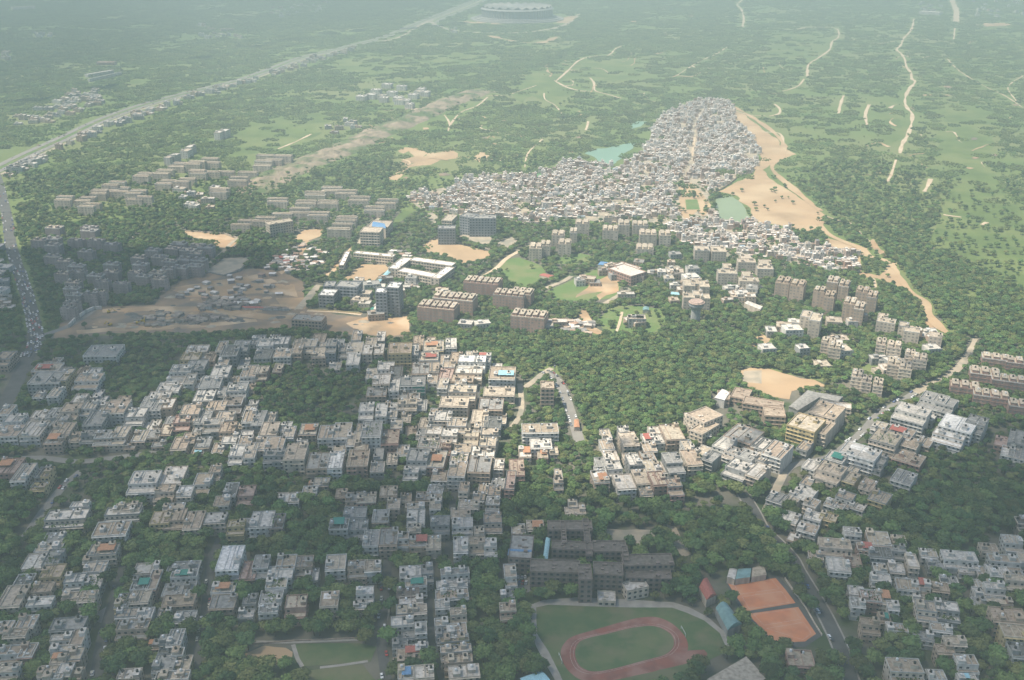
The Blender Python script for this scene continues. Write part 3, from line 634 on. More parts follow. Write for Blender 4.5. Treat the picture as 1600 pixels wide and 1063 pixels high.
hr('in the pale row under the left woods', 'A', 5, '1010 50 110 70 3 c;1095 45 110 90 3 t;1215 65 100 100 3 c;1350 50 120 60 3 c;1475 100 100 60 3 t;1560 90 90 60 2 w')
hr('in the row left of the centre bottom gap', 'B', 5, '190 330 110 80 3 w;155 395 140 70 3 w;130 460 120 60 3 wP;95 550 130 80 3 wP;80 620 110 50 3 wT;300 340 100 90 3 t;350 410 80 70 2 g;250 590 120 100 3 p;30 345 90 110 4 g;40 60 130 90 3 w;135 70 80 80 3 cP')
hr('among the scattered houses left of centre', 'B', 5, '500 330 115 85 3 w;635 360 110 75 3 t;730 350 95 60 3 w;460 560 105 85 3 cL;680 520 100 70 3 wL;650 590 75 50 2 c')
hr('in the dense middle row above the street', 'B', 3, '620 20 130 60 3 g;520 90 110 60 4 gGL;640 110 105 85 3 g;780 40 95 70 3 t;720 180 90 90 3 w;830 170 105 95 3 t;920 175 65 60 3 w;1000 50 105 95 3 g;990 115 80 45 3 c;1020 200 110 60 3 tR;1110 205 85 75 3 c;1150 80 110 75 3 g;1290 90 120 70 3 w;1280 20 115 55 3 c;1480 70 105 85 3 c;1395 140 60 60 3 t;1280 220 85 85 3 w;1380 210 95 75 3 c;1465 220 75 75 3 w')
hr('in the row left of the narrow alley', 'B', 6, '965 385 125 60 3 w;1070 390 70 80 3 g;1000 455 125 50 3 wG;950 520 130 50 3 g;970 570 140 45 3 c;930 625 100 55 3 t;1020 620 90 50 3 c;915 700 130 50 3 w;1030 735 70 60 3 w;925 785 140 45 2 g;900 840 90 40 2 g;955 880 140 60 2 wR;1045 865 60 60 2 w;955 945 180 40 2 tB;935 1020 90 70 3 cB;1050 1015 115 75 3 c')
hr('in the row right of the narrow alley', 'B', 7, '1245 400 165 55 3 w;1225 465 180 40 2 w;1225 530 190 55 3 wP;1165 590 85 50 3 w;1265 650 95 60 3 c;1160 715 80 60 3 w;1160 785 60 50 3 k;1255 750 115 70 3 wB;1240 815 170 55 3 c;1250 880 180 55 3 c;1265 945 165 55 3 t;1300 1010 180 70 3 c')
hr('on the leafy side right of the alley rows', 'B', 4, '1590 400 70 100 3 w;1570 530 80 50 2 w;1575 625 95 75 3 p')
hr('behind the big brown school', 'C', 2, '40 125 80 60 2 c;145 100 100 55 2 cO;395 10 120 40 2 c')
hr('in the block right of the clay-court road', 'D', -9, '420 225 180 75 3 c;440 345 125 80 3 w;530 320 90 70 3 c;690 180 125 80 3 tR;610 240 95 55 3 pR;700 270 130 60 3 g;800 255 110 55 3 g;900 320 60 75 3 c;800 365 85 55 2 c;550 510 85 55 2 wR;640 540 110 65 3 gP;560 580 80 50 3 w;720 545 80 75 3 cO;780 600 65 45 3 w;725 680 70 50 2 tG;640 715 105 65 3 t')
hr('in the cluster inside the right-hand bend', 'D', -12, '870 470 125 65 3 w;980 480 65 65 3 wR;950 560 85 55 2 w;990 620 110 90 4 c;1120 620 130 85 4 gP')
hr('in the bottom right cluster', 'D', -8, '1200 300 190 75 3 w;1230 370 85 55 2 w;1480 320 170 65 3 w;1440 385 110 55 3 w;1530 200 100 75 3 w;1590 80 60 60 3 c;1350 385 90 55 2 w;1545 440 110 55 3 c;1420 490 110 55 3 wB;1330 520 85 55 2 w;1440 570 140 45 2 c;1500 660 190 80 4 t;1545 760 150 75 4 g;1570 880 110 85 3 g')
hr('along the bottom edge at the right', 'D', -4, '200 930 150 90 2 p;860 990 190 110 4 cP;1240 950 120 75 3 w;1050 1035 100 55 3 w;1240 1055 110 40 2 wC')
hr('in the lot above the clay-court road', 'D', -30, '140 50 95 65 2 c;250 115 110 55 2 w;380 45 95 45 2 c;285 40 100 50 2 w', shrink=1.0)
hr('by the left traffic road', 'E', 3, '650 70 190 55 3 w;550 250 140 110 3 w;300 175 150 40 3 tR;300 240 180 55 4 g;30 110 85 75 3 t;420 220 45 80 4 c')
hr('in the row right of the upper left wood', 'E', 5, '1230 70 125 55 3 c;1190 115 105 50 3 c;1230 160 110 50 3 g;1130 195 120 60 3 w;1060 300 130 50 2 w;1000 350 125 40 2 c;1095 260 100 40 2 w')
hr('in the packed row left of the centre wood', 'E', 5, '1440 70 95 75 4 g;1510 40 85 65 3 g;1380 200 105 70 3 g;1320 265 120 55 3 w;1480 310 115 75 3 w;1280 350 115 55 3 g;1560 200 85 65 3 w;1400 135 60 50 3 w;1450 400 115 65 3 c;1350 430 105 75 3 c;1190 450 110 75 4 c;1140 510 95 60 3 t;1275 480 85 70 3 g;1410 490 95 60 3 c;1335 525 110 50 3 g')
hr('in the left colony below the wood', 'E', 4, '440 440 105 75 3 c;90 500 105 55 3 w;70 570 120 60 3 w;220 560 115 75 3 w;295 530 55 55 3 g;395 560 110 60 3 cO;350 620 105 50 3 tO;560 420 75 55 3 w;730 420 125 65 4 wT;605 490 110 75 4 g;850 470 105 65 3 w;560 590 85 55 3 g;650 605 100 55 3 t;750 590 85 100 3 c')
hr('among the sunlit half-cleared plots', 'E', 5, '880 605 80 55 2 t;965 590 75 45 2 tO;1045 565 65 50 2 t;1000 645 75 45 1 t;1130 650 90 60 2 c;1185 615 75 45 2 c;1240 700 70 35 1 cC;1275 645 80 50 2 t;820 660 60 35 1 tO')
hr('in the far-left middle cluster', 'E', 4, '60 790 120 75 3 pO;150 830 85 90 3 w;260 850 70 80 3 c;300 830 45 50 3 c;250 920 85 45 2 c')
hr('in the row above the left woods', 'E', 5, '900 880 160 105 4 w;1085 850 125 100 3 c;1030 945 110 70 3 c;1160 950 85 60 4 cL;1265 895 95 120 3 w;1345 820 65 50 3 c;1445 940 75 75 3 g;1480 705 80 80 3 w;1560 480 70 60 3 w;1570 695 65 75 3 w;1540 605 70 50 2 g;1390 1010 90 55 3 w;1540 965 90 90 3 t;500 1040 105 40 3 w;800 1050 145 40 3 c;1090 1045 120 35 3 c')
hr('in the dense block above the centre wood', 'F', 3, '60 30 95 55 3 w;160 15 85 50 3 g;50 90 95 45 3 g;170 85 100 40 3 w;260 55 60 60 3 t;330 30 90 65 3 c;400 80 80 50 3 t;470 30 60 60 5 kB;620 50 85 55 3 w;610 120 75 60 3 w;550 60 60 60 3 g;720 20 65 45 2 c;30 200 80 50 3 p;140 180 50 40 2 t', noun='house')
hr('in the tall grey cluster right of the wood', 'F', 3, '900 55 135 80 5 g;985 65 60 100 4 g;1110 40 120 55 3 tO;1080 115 110 55 3 cR;810 180 95 60 3 w;875 205 75 60 3 g;1030 180 100 55 3 t;785 250 100 50 4 c;755 325 115 45 3 t;865 285 60 70 3 w;980 260 145 45 4 wN;960 350 120 45 2 t;945 395 110 40 3 c;880 420 75 35 2 w;690 440 85 65 3 w;785 440 65 65 3 w')
hr('in the sunlit rows under the forest', 'F', -3, '1350 130 160 50 4 WL;1430 110 70 40 3 wR;1205 165 70 45 3 c;1190 215 75 50 3 p;1330 200 155 45 3 c;1290 245 130 35 3 t;1290 320 160 55 4 c;1240 390 165 45 4 c;1540 210 150 75 4 wTC;1520 325 180 40 3 c;1470 405 140 55 3 t;1170 480 100 45 4 c;1120 525 75 45 3 gG;1255 530 110 55 4 c;1110 580 90 50 4 c;1210 590 90 50 4 c;1090 645 140 55 3 gP;1185 660 65 55 3 gP;1400 480 95 60 3 c;1480 520 100 55 3 g;1460 585 100 50 4 c;1345 600 85 50 3 c;1450 640 95 45 4 c;1420 700 135 50 3 c;1290 690 100 60 3 c')
hr('at the lower end of the sunlit rows', 'F', -4, '1010 740 120 80 4 g;1130 750 100 80 3 cO;970 825 85 45 3 w;1260 810 100 75 4 w;1270 740 100 45 3 wP;1400 780 130 80 4 t;1300 925 55 55 3 c;1330 1030 120 45 3 c;1490 945 75 60 3 c;1480 1020 80 60 3 t;1590 880 55 120 4 p')
hr('in the row under the centre wood', 'F', 3, '20 490 65 75 3 g;85 560 100 65 3 c;210 580 65 55 3 w;330 560 100 55 3 tO;440 580 85 65 3 w;540 570 100 75 3 w;610 620 75 70 3 w;725 560 110 110 5 wTP;840 610 100 70 3 p;660 665 80 50 3 t;120 650 105 65 3 w;30 650 60 65 3 c;115 715 120 45 4 g;250 700 120 90 4 c;390 760 120 80 3 t;500 755 85 85 3 WL;640 740 120 85 3 p;770 700 55 80 2 g;760 800 80 50 2 g')
hr('scattered in the trees above the middle row', 'F', 3, '410 890 90 40 2 t;350 905 40 20 1 tO;690 1010 110 50 3 c;830 950 100 55 3 t;860 1030 75 55 3 t;600 1000 75 75 3 t;1000 1050 100 40 3 w;200 990 140 55 2 w;1120 1030 65 55 3 w')
hr('by the parking lane under the forest', 'H', 2, '175 555 210 45 4 wT;180 650 125 45 3 w;80 705 70 50 2 cO;190 715 60 45 2 cO;260 695 50 35 2 c;30 800 85 80 4 p;290 840 45 50 4 t;290 890 55 40 4 t;380 1030 55 45 2 c')
hr('in the cluster at the forest foot', 'H', 6, '700 570 60 45 3 g;730 620 95 65 3 cG;890 570 65 35 2 wO;850 620 65 45 2 wR;910 620 60 45 2 w;1000 580 110 90 3 tT;1130 490 75 45 3 c')
hr('in the row of the red-fronted house', 'H', 7, '570 775 85 55 3 w;550 860 90 60 4 tLO;640 800 85 55 3 w;760 750 75 55 4 g;860 790 110 55 3 c;930 800 75 55 3 w;700 890 110 80 3 w;805 860 80 70 3 c;910 870 85 75 4 t;1010 760 95 80 5 g;1120 740 90 75 3 c;1015 910 85 75 4 c')
hr('in the hazy cluster right of the forest foot', 'H', -38, '1450 590 170 85 3 t;1330 650 95 55 3 w;1380 700 85 45 3 w;1560 650 75 55 3 wG;1460 730 105 65 3 w;1550 740 85 55 3 w;1420 800 140 75 3 g;1540 820 85 75 3 cO', shrink=1.0)
hr('in the angled blocks below the curved school', 'I', -36, '370 440 160 75 5 cT;240 520 165 85 5 c;335 545 110 65 4 c', shrink=1.0)
hr('in the big angled blocks at the right', 'I', -36, '900 450 180 85 5 w;1035 375 140 75 4 w;1110 400 100 60 4 g;1190 525 180 85 4 WL;1130 600 170 55 3 WL;1300 520 105 85 4 w;830 580 140 55 3 wR;740 610 150 70 4 cP', shrink=1.0)
hr('in the angled row nearer the right-hand street', 'I', -36, '580 700 200 65 4 WL;430 735 105 45 3 wG;700 760 60 60 3 g;880 740 160 55 2 p;390 820 145 75 4 c;520 865 75 55 3 g;850 860 115 65 3 w;625 910 75 65 3 c;700 985 105 65 3 c;480 985 95 65 3 w;60 690 120 85 4 w;230 960 110 75 2 w;420 1030 110 45 2 w;560 1040 90 45 2 w;60 990 100 55 2 w;160 990 75 55 2 w', shrink=1.0)
hr('at the far right edge in the trees', 'I', -30, '1480 640 105 55 2 p;1560 610 90 75 3 g;1560 700 90 75 2 w;1500 700 70 50 2 w', shrink=1.0)

# ---- flats
def flats(ph, crop, yaw, data, wk, noun, grp, w=None, d=None, f=None, opt='T', shrink=1.0, nm='apartment_block'):
    ox, oy = CROP[crop] if isinstance(crop, str) else crop[:2]; s = 4.0 if isinstance(crop, str) else crop[2]; L_ = []
    for it in data.split(';'):
        v = it.split()
        if len(v) < 2: continue
        x, y = float(v[0]), float(v[1]); ww = float(v[2]) if len(v) > 2 else w; dd = float(v[3]) if len(v) > 3 else d; ff = int(v[4]) if len(v) > 4 else f
        L_.append((ox + x/s, oy + y/s, ww/s, dd/s, ff))
    L_.sort(key=lambda h: -h[1])
    for i, (x, y, ww, dd, ff) in enumerate(L_):
        if noun == 'slab of flats': opt = 'TS'; ww *= 1.12; dd *= .62; ff = 3 if i % 3 else ff
        rk = {'m':'g','p':'c','c':'c','t':'t','k':'g','w':'w','g':'g'}[wk]; rk = random.Random(i*5+int(x)).choice([rk, 'c', rk])
        building(x, y, ww, dd, ff, yaw, wk, rk, opt, nm, '%s %s, %s %s' % (CN[wk], noun, ORD[i % len(ORD)], ph), 'apartment block', grp, seed=i, shrink=shrink, bays=False)
# small extra houses filling the gaps between the traced ones, and everything past the 300 nearest, as one mass
def merge(objs, name, label, cat):
    mb = MB(); mats = []; dele = []
    bpy.context.view_layer.update()
    for o in objs:
        for q in [o] + list(o.children):
            if q.type == 'MESH':
                ms = q.data; mw = q.matrix_world; base = len(mb.v)
                mb.v += [tuple(mw @ v.co) for v in ms.vertices]; mi = []
                for m in ms.materials:
                    if m not in mats: mats.append(m)
                    mi.append(mats.index(m))
                for pl in ms.polygons: mb.f.append(tuple(base + k for k in pl.vertices)); mb.m.append(mi[pl.material_index])
            dele.append(q)
    bpy.data.batch_remove(dele)
    return tag(mb.build(name, mats), label, cat, None, 'stuff')
r = random.Random(404); EX = []; KEEP = []
for it in list(HL): KEEP.append((it.location.x, it.location.y, it.rotation_euler.z))
ZN = pp('0,560 180,590 330,540 540,530 640,530 780,570 790,620 780,800 560,800 400,760 0,740')
ZR = pp('1130,640 1230,700 1330,690 1400,620 1520,640 1480,700 1380,760 1300,800 1240,830 1290,870 1360,830 1460,880 1600,850 1600,1040 1420,1040 1330,960 1290,900 1190,800 1060,790 930,780 930,690 1060,690')
ZX = [pp(s) for s in ('180,520 300,530 320,560 260,600 240,640 160,640','390,610 420,560 560,580 590,600 590,660 540,690 400,650','0,700 130,700 130,780 60,860 0,860','120,640 380,720 480,740 480,790 300,800 130,790','200,830 320,830 330,890 220,900','380,980 600,980 600,1063 380,1063','110,950 190,950 190,990 150,1000','440,800 510,800 510,860 440,860','600,860 620,860 610,1063 590,1063','480,700 640,740 640,780 480,770')]
tries = 0
while len(EX) < 150 and tries < 16000:
    tries += 1; hx0, hy0, ha = r.choice(KEEP); x = hx0 + r.uniform(-17,17); y = hy0 + r.uniform(-22,22); px, py = proj(x, y, 0)
    if not (inpoly(np.array([float(px)]), np.array([float(py)]), ZN)[0] or (len(EX) % 2 and (inpoly(np.array([float(px)]), np.array([float(py)]), ZR)[0]))) or any(inpoly(np.array([float(px)]), np.array([float(py)]), z)[0] for z in ZX): continue
    if any((x-a)**2+(y-b)**2 < (6+c)**2 for a, b, c in ROADS): continue
    hw, hd = r.uniform(4,6.5), r.uniform(4,6)
    if any(abs(x-f[0]) < f[2]+hw-1.2 and abs(y-f[1]) < f[3]+hd-1.6 for f in FOOT): continue
    m_, _ = mpp(float(py)); wk = r.choice('wcgtwcw')
    px2, py2 = proj(x, y, 7.5); f_ = r.choice((1,2,2,3)); px2, py2 = proj(x, y, f_*3.3)
    EX.append(building(float(px2), float(py2), hw*2/m_*.9, 12, f_, math.degrees(ha), wk, r.choice('wcgt'), 'T', 'house', 'x', 'house', None, seed=tries))
hs = sorted([o for o in HL if o['category'] == 'house'], key=lambda o: o.location.y)
if EX or len(hs) > 300: merge(hs[298:] + EX, 'houses', 'farther and smaller houses packed between the other houses of the colonies', 'houses')
Z2 = (60, 200, 5.317)
def noun_f(f): return FN[f] + '-storey'
flats('in the upper left estate', Z2, -6, '225 572;205 600;415 580;370 605;450 632;400 655;600 475 ;660 450;510 520;500 548;600 525;690 500;680 530;835 520;790 545;880 575;800 595', 'c', 'slab of flats', 'slab flats of the upper left estate', 125, 20, 4)
flats('in the estate row beyond the upper left', Z2, -6, '895 378;855 400;1055 352;1020 378;1150 320;1190 295;1280 300;1320 280;1430 255;1440 290;1320 355;1330 380;1450 365;1080 440;1040 465;1190 450;1240 425;1500 510;1500 535;1560 365', 'c', 'slab of flats', 'slab flats of the upper left estate', 125, 20, 4)
flats('at the far end of the upper left estate', 'R', -6, '60 972;170 975;110 1000;50 1008;40 1035', 'c', 'slab of flats', 'slab flats of the upper left estate', 100, 16, 4)
flats('in the sunlit estate by the ridge', 'K', -4, '475 112;475 133;570 133;560 152;370 142;370 160;135 183;135 203;315 198;310 215;450 198;450 215;650 173;640 195;825 190;810 213;745 235;740 258', 'c', 'slab of flats', 'slab flats of the sunlit estate', 115, 14, 3)
flats('in the lower sunlit estate', 'K', -4, '275 245;270 272;165 277;395 270;385 290;60 300;45 325;570 297;560 318;540 343;520 372 130 20 4', 'c', 'slab of flats', 'slab flats of the sunlit estate', 115, 14, 3)
flats('at the left of the sunlit estate', 'J', -4, '1550 320;1505 347;1495 50;1485 72;1375 120;1370 142;1550 18', 'c', 'slab of flats', 'slab flats of the sunlit estate', 110, 14, 3)
flats('in the shaded left estate', 'J', -8, '340 362;560 380;330 432;335 472;480 442;600 442;700 467;540 512;330 542;400 572;480 602;395 652;490 640;600 662;700 640;700 592;460 705;640 700;760 712;450 742;465 782;570 780;620 770;450 832;430 865;250 440;560 360', 'm', 'block of flats', 'mauve flats of the shaded left estate', 104, 17, 4, shrink=.95)
flats('in the packed estate left of the site', 'J', -12, '870 550;880 592;960 505;1000 545;1080 492;1120 462;1175 502;1065 572;1150 562;1235 474;1290 484;1225 524;1245 565;1050 622;985 644;900 664;1000 684;850 642;1130 612;1220 600', 'm', 'block of flats', 'mauve flats of the packed estate', 92, 18, 4)
flats('among the long pink flats', 'K', -14, '1420 697 225 42;1245 795 260 44;1140 850 240 46;1590 775 200 40', 'p', 'long block with crested roof', 'long pink flats with crested roofs', 200, 40, 5, opt='TK')
flats('among the right-hand crested flats', 'L', -14, '65 765 130 38;110 905 215 46', 'p', 'long block with crested roof', 'long pink flats with crested roofs', 200, 40, 5, opt='TK')
flats('in the cream towers before the settlement', 'L', -5, '150 480 90 60;210 465 70 70;290 400 90 40;330 455 90 50;385 385 50 40;440 330 100 50;615 370 110 60;600 295 60 20 3;700 335 80 50;800 340 110 60;850 395 120 50;955 400 80 50;830 485 120 60 3', 'c', 'tower of flats', 'cream towers before the settlement', 100, 50, 5, opt='TK', shrink=.88)
flats('in the cream flats right of centre', 'L', -5, '1185 495 90 30;1290 500 90 50;1460 545 60 30 4;1465 572 110 25 4;1345 605 50 30 5;1345 640 120 30 5;1470 655 60 30 4;1480 690 120 28 4;1580 580 70 30 4;1580 615 100 26 4;1105 710 70 50;1150 700 70 50;1200 718 60 40;1105 790 70 30;1160 775 60 30;1205 795 60 30', 'c', 'block of flats', 'cream flats right of centre', 100, 40, 5)
flats('in the group of brown towers', 'N', -24, '100 695 100 60;190 715 100 60;325 755 80 40;390 785 70 50;410 690 80 45;480 715 70 50;595 755 90 45;655 785 70 55;515 825 85 55;575 855 70 70', 't', 'tall tower', 'tall brown towers at the right', 82, 44, 6, shrink=.85, opt='TK')
flats('in the flats under the brown towers', 'N', -24, '240 905 70 50 5;300 925 80 60 6;720 915 70 30 4;740 945 130 36 4;850 970 70 36 4;900 1005 110 36 4;1050 1035 90 40 4', 'c', 'block of flats', 'cream flats under the brown towers', 80, 34, 4, shrink=.85)
flats('in the blocks by the curved school', 'I', -22, '380 10 100 40;420 40 90 40;710 15 70 50;790 35 100 50;790 140 90 60;860 165 90 60;890 85 70 40;950 110 100 50;560 215 80 60;620 250 70 50;690 270 70 60', 'c', 'crested block of flats', 'cream crested flats by the curved school', 80, 38, 4, shrink=.85, opt='TK')
flats('in the pink terraces at the right edge', 'I', -20, '1355 200 180 50;1425 110 170 40;1540 130 110 40;1500 245 200 45;1230 285 180 50;1360 335 150 50;1450 350 110 50;1560 400 110 50', 'p', 'terraced block of flats', 'pink terraced flats at the right edge', 150, 36, 3, opt='TK', shrink=.95)
flats('in the far white cluster across the meadow', 'R', -10, '660 600 60 12;720 590 60 12;750 560 60 12;820 525 60 12;800 610 50 16;790 595 50 12;850 575 60 10;910 538 60 8;890 608 60 14;900 625 60 14;985 590 60 12;1020 570 60 12;1035 555 50 10;1060 575 50 12;960 650 50 12;940 625 50 12', 'w', 'block', 'far white blocks across the meadow', 55, 12, 3, nm='apartment_block')
flats('in the white pair beyond the upper left estate', 'Q', -10, '1370 825 40 20;1405 815 40 20;1190 915 40 22;1165 940 50 22;1060 980 40 22;1090 970 40 22', 'w', 'block', 'white blocks beyond the upper left estate', 40, 20, 4)

# ---- landmark buildings
def wing(mb, a, b, dep, H, m=0, tm=1):     # a, b: roof pixels of the front edge; dep in metres behind
    p = Vector(G(*a, H)); q = Vector(G(*b, H)); d = (q - p).normalized(); n = Vector((-d.y, d.x))
    if n.y < 0: n = -n
    c = (p + q) / 2 + n * dep / 2; an = math.atan2(d.y, d.x); L_ = (q - p).length
    FOOT.append((c.x, c.y, L_/2, dep/2, an)); return c, an, L_/2, dep/2
def big(name, label, cat, wings, wk, rk, win=3.6, opt=()):
    """wings: (a, b, depth, floors)"""
    c0 = Vector((0, 0)); W_ = [(wing(None, a, b, dep, f*3.6), f) for a, b, dep, f in wings]
    for (c, an, hx, hy), f in W_: c0 += c / len(W_)
    t = thing(name, label, cat, (c0.x, c0.y, 0)); r = random.Random(int(c0.x))
    for k, ((c, an, hx, hy), f) in enumerate(W_):
        H = f * 3.6 - k * .07; mb = MB(); mb.box(-hx, hx, -hy, hy, 0, H, 0, tm=1)
        n = max(2, int(2*hx/win))
        for fl in range(f):
            z = fl*3.6+1.9; mb.box(-hx-.05, hx+.05, -hy-.35, -hy, fl*3.6+3.2, fl*3.6+3.45, 0, bottom=True)
            for i in range(n):
                u = -hx + 2*hx*(i+.5)/n; mb.quad([(u-.9,-hy-.06,z-.8),(u+.9,-hy-.06,z-.8),(u+.9,-hy-.06,z+.8),(u-.9,-hy-.06,z+.8)], 2)
            for i in range(max(1, int(2*hy/4))):
                v = -hy + 2*hy*(i+.5)/max(1, int(2*hy/4))
                for s in (-1, 1):
                    q = [(s*(hx+.06),v-.9,z-.8),(s*(hx+.06),v+.9,z-.8),(s*(hx+.06),v+.9,z+.8),(s*(hx+.06),v-.9,z+.8)]; mb.quad(q if s > 0 else q[::-1], 2)
        o = mb.build('wall', [wmat(wk), M['r_'+rk], M['glass']], t); o.location = (c.x-c0.x, c.y-c0.y, 0); o.rotation_euler = (0,0,an)
        pm = MB(); e = .3
        for q in ((-hx-.06,hx+.06,-hy-.06,-hy+e),(-hx-.06,hx+.06,hy-e,hy+.06),(-hx-.06,-hx+e,-hy+e,hy-e),(hx-e,hx+.06,-hy+e,hy-e)): pm.box(*q, H-.02, H+.9)
        for i in range(r.randint(2, 6)):
            u = r.uniform(-hx+1.5, hx-1.5); v = r.uniform(-hy+1, hy-1); s = r.uniform(.5,1.5); pm.box(u-s,u+s,v-.6*s,v+.6*s,H,H+r.uniform(.5,1.6))
        o = pm.build('parapet', wmat(wk), t); o.location = (c.x-c0.x, c.y-c0.y, 0); o.rotation_euler = (0,0,an)
    return t, c0
big('school_building', 'long white-roofed school with two wings round a sandy yard', 'school', [((529,415),(537,415),52,3), ((552,396),(614,402),9,3)], 'c', 'W')
# left wing follows its slanting lane
big('school_building', 'white-roofed school enclosing a square courtyard beside the pale blue shed roof', 'school', [((621,424),(686,436),13,3), ((686,437),(710,419),11,3), ((640,407),(706,416),12,3), ((622,421),(644,404),13,3)], 'c', 'W')
big('hospital_building', 'seven-storey cream block under the bright blue roof', 'block', [((562,363),(593,364),22,6), ((574,355),(606,356),30,4)], 'c', 'c')
big('office_block', 'long slate grey block behind the square dry court', 'block', [((733,342),(775,342),16,7), ((718,338),(738,341),18,7)], 'k', 'g')
big('office_block', 'short slate grey block left of the square dry court', 'block', [((684,358),(711,358),14,6)], 'k', 'g')
big('office_block', 'low cream block with orange trim beside the slate grey blocks', 'block', [((690,345),(706,346),30,3)], 'c', 'c')
big('office_tower', 'grey office tower with a bright white roof', 'office tower', [((603,450),(623,451),18,9), ((586,458),(604,458),14,8)], 'k', 'W')
big('office_block', 'grey block left of the white-roofed office tower', 'block', [((524,448),(558,450),18,5), ((505,448),(522,448),16,4)], 'k', 'g')
big('office_block', 'white-roofed low block by the junction left of the tower', 'block', [((497,462),(521,463),20,4)], 'g', 'W')
big('pavilion', 'white-roofed pavilion at the foot of the grey office tower', 'pavilion', [((584,478),(608,480),12,2)], 'w', 'W')
big('apartment_building', 'pale curved-front cream block left of the sandy yard', 'block', [((421,352),(458,346),16,5)], 'c', 'c')
big('sports_hall', 'long brown hall with pale roof above the grass playing field', 'sports hall', [((950,420),(986,433),26,3), ((958,414),(990,424),16,2)], 'p', 'w')
big('apartment_building', 'lone grey-tan tower by the parking lane', 'tower', [((845,608),(866,608),14,6)], 't', 'c')
big('apartment_building', 'angled cream block with courtyard at the forest foot', 'block', [((1078,672),(1098,680),24,3), ((1100,662),(1130,650),20,4)], 'c', 't')
big('site_office', 'long tan shed block at the end of the building site', 'shed', [((455,500),(502,503),16,3)], 't', 'g')
big('school_building', 'big brown school of many wings round dark courtyards', 'school',
    [((856,829),(926,829),11,4), ((878,850),(886,850),26,4), ((916,868),(926,868),42,4), ((862,858),(926,860),9,4), ((828,893),(906,896),13,4), ((927,862),(980,862),12,4), ((975,876),(984,876),16,4), ((927,897),(974,899),13,4), ((905,906),(926,906),16,5), ((975,884),(1054,882),12,4), ((976,902),(1050,904),12,3)], 'b', 'b')
big('school_annex', 'low grey annex between the brown school and the left car park', 'annex', [((794,872),(830,874),26,4)], 'b', 'g')
big('pavilion', 'cream flat pavilion between the brown school and the sports field', 'pavilion', [((934,940),(962,941),10,1)], 'c', 'w')
big('pavilion', 'pale jagged pavilion in the trees beside the brown school', 'pavilion', [((980,925),(1014,918),9,2)], 'c', 'w')
big('school_building', 'curved-yard school with long low wings at the arena', 'school', [((1120,623),(1140,625),16,2), ((1141,620),(1168,625),20,2), ((1160,630),(1222,640),14,3), ((1195,650),(1228,652),20,3)], 't', 't')
big('school_building', 'grey wing with black roof courts behind the arena stand', 'school', [((1284,634),(1330,640),10,3)], 'c', 'w')
big('market_block', 'low commercial block by the far top right road', 'market', [((1436,18),(1468,20),40,3)], 'w', 'w')
big('market_block', 'pale building at the far top left corner', 'block', [((20,12),(55,10),30,3)], 'c', 'c')
big('market_block', 'small tan building beyond the left woods', 'block', [((345,46),(366,45),20,2)], 't', 'y' if False else 't')
big('farmhouse', 'long pale shed roofs beyond the highway', 'shed', [((137,117),(178,110),12,2), ((140,124),(190,113),6,2)], 'w', 'w')
big('farmhouse', 'brick-toned hall beyond the highway', 'hall', [((150,98),(178,98),20,2)], 'p', 'p')
# sheet-roofed sheds
def shed(name, label, px, H, m, wk='g', gable=0.0, cat='shed'):
    q = [G(x, y, H) for x, y in px]; cx = sum(p[0] for p in q)/4; cy_ = sum(p[1] for p in q)/4
    t = thing(name, label, cat, (cx, cy_, 0)); L_ = [(x-cx, y-cy_) for x, y in q]
    if sum(L_[i][0]*L_[(i+1)%4][1]-L_[(i+1)%4][0]*L_[i][1] for i in range(4)) < 0: L_ = L_[::-1]
    mb = MB(); mb.prism([(x*.97, y*.97) for x, y in L_], 0, H-.1); mb.build('wall', wmat(wk), t)
    l01 = math.dist(L_[0], L_[1]); l12 = math.dist(L_[1], L_[2])
    if l01 < l12: L_ = L_[1:] + L_[:1]
    mb = MB(); n = 8      # arched roof across the short side
    for k in range(n):
        def P(t_, s): 
            a = Vector(L_[0]).lerp(Vector(L_[3]), t_); b = Vector(L_[1]).lerp(Vector(L_[2]), t_); p = a.lerp(b, s)
            return (p.x, p.y, H + .05 + gable * math.sin(math.pi * t_))
        t0, t1 = k/n, (k+1)/n; mb.quad([P(t0,0),P(t0,1),P(t1,1),P(t1,0)])
    for s in (0, 1): mb.quad([P(k/n, s) for k in range(n+1)])
    mb.build('roof', m, t)
    b = [max(abs(x) for x, y in L_), max(abs(y) for x, y in L_)]; FOOT.append((cx, cy_, b[0]*.9, b[1]*.9, 0)); return t
shed('school_hall', 'hall with a blue arched roof left of the brown school', pp('793,868 831,870 831,862 797,860'), 12, M['tarp_B'], 'b', 3, 'hall')
shed('covered_walk', 'pale blue roofed walk between the annex and brown school', pp('848,874 856,874 860,841 853,840'), 8, M['tarp_C'], 'g', .6)
shed('covered_walk', 'long pale blue shed roof between the two white-roofed schools', pp('586,442 592,442 620,417 612,416'), 6, M['tarp_C'], 'c', 1.0)
shed('rooftop_shed', 'bright blue arched roof on top of the cream block', pp('581,354 603,357 600,350 584,347'), 17, M['tarp_B'], 'c', 3)
shed('sports_hall', 'red sheet roof hall left of the clay courts', pp('1092,918 1105,903 1120,930 1104,938'), 6, M['tarp_R'], 'c', 2.5, 'hall')
M['teal'] = mat('teal_sheet', (.20,.33,.33), scale=.3, rough=.5)
shed('sports_hall', 'teal arched roof hall below the clay courts', pp('1118,950 1137,944 1160,975 1137,985'), 6, M['teal'], 'g', 3.2, 'hall')
shed('covered_court', 'pale beige flat roof at the bottom edge', pp('1104,1062 1166,1026 1196,1060 1140,1100'), 7, M['r_c'], 't', .3, 'hall')
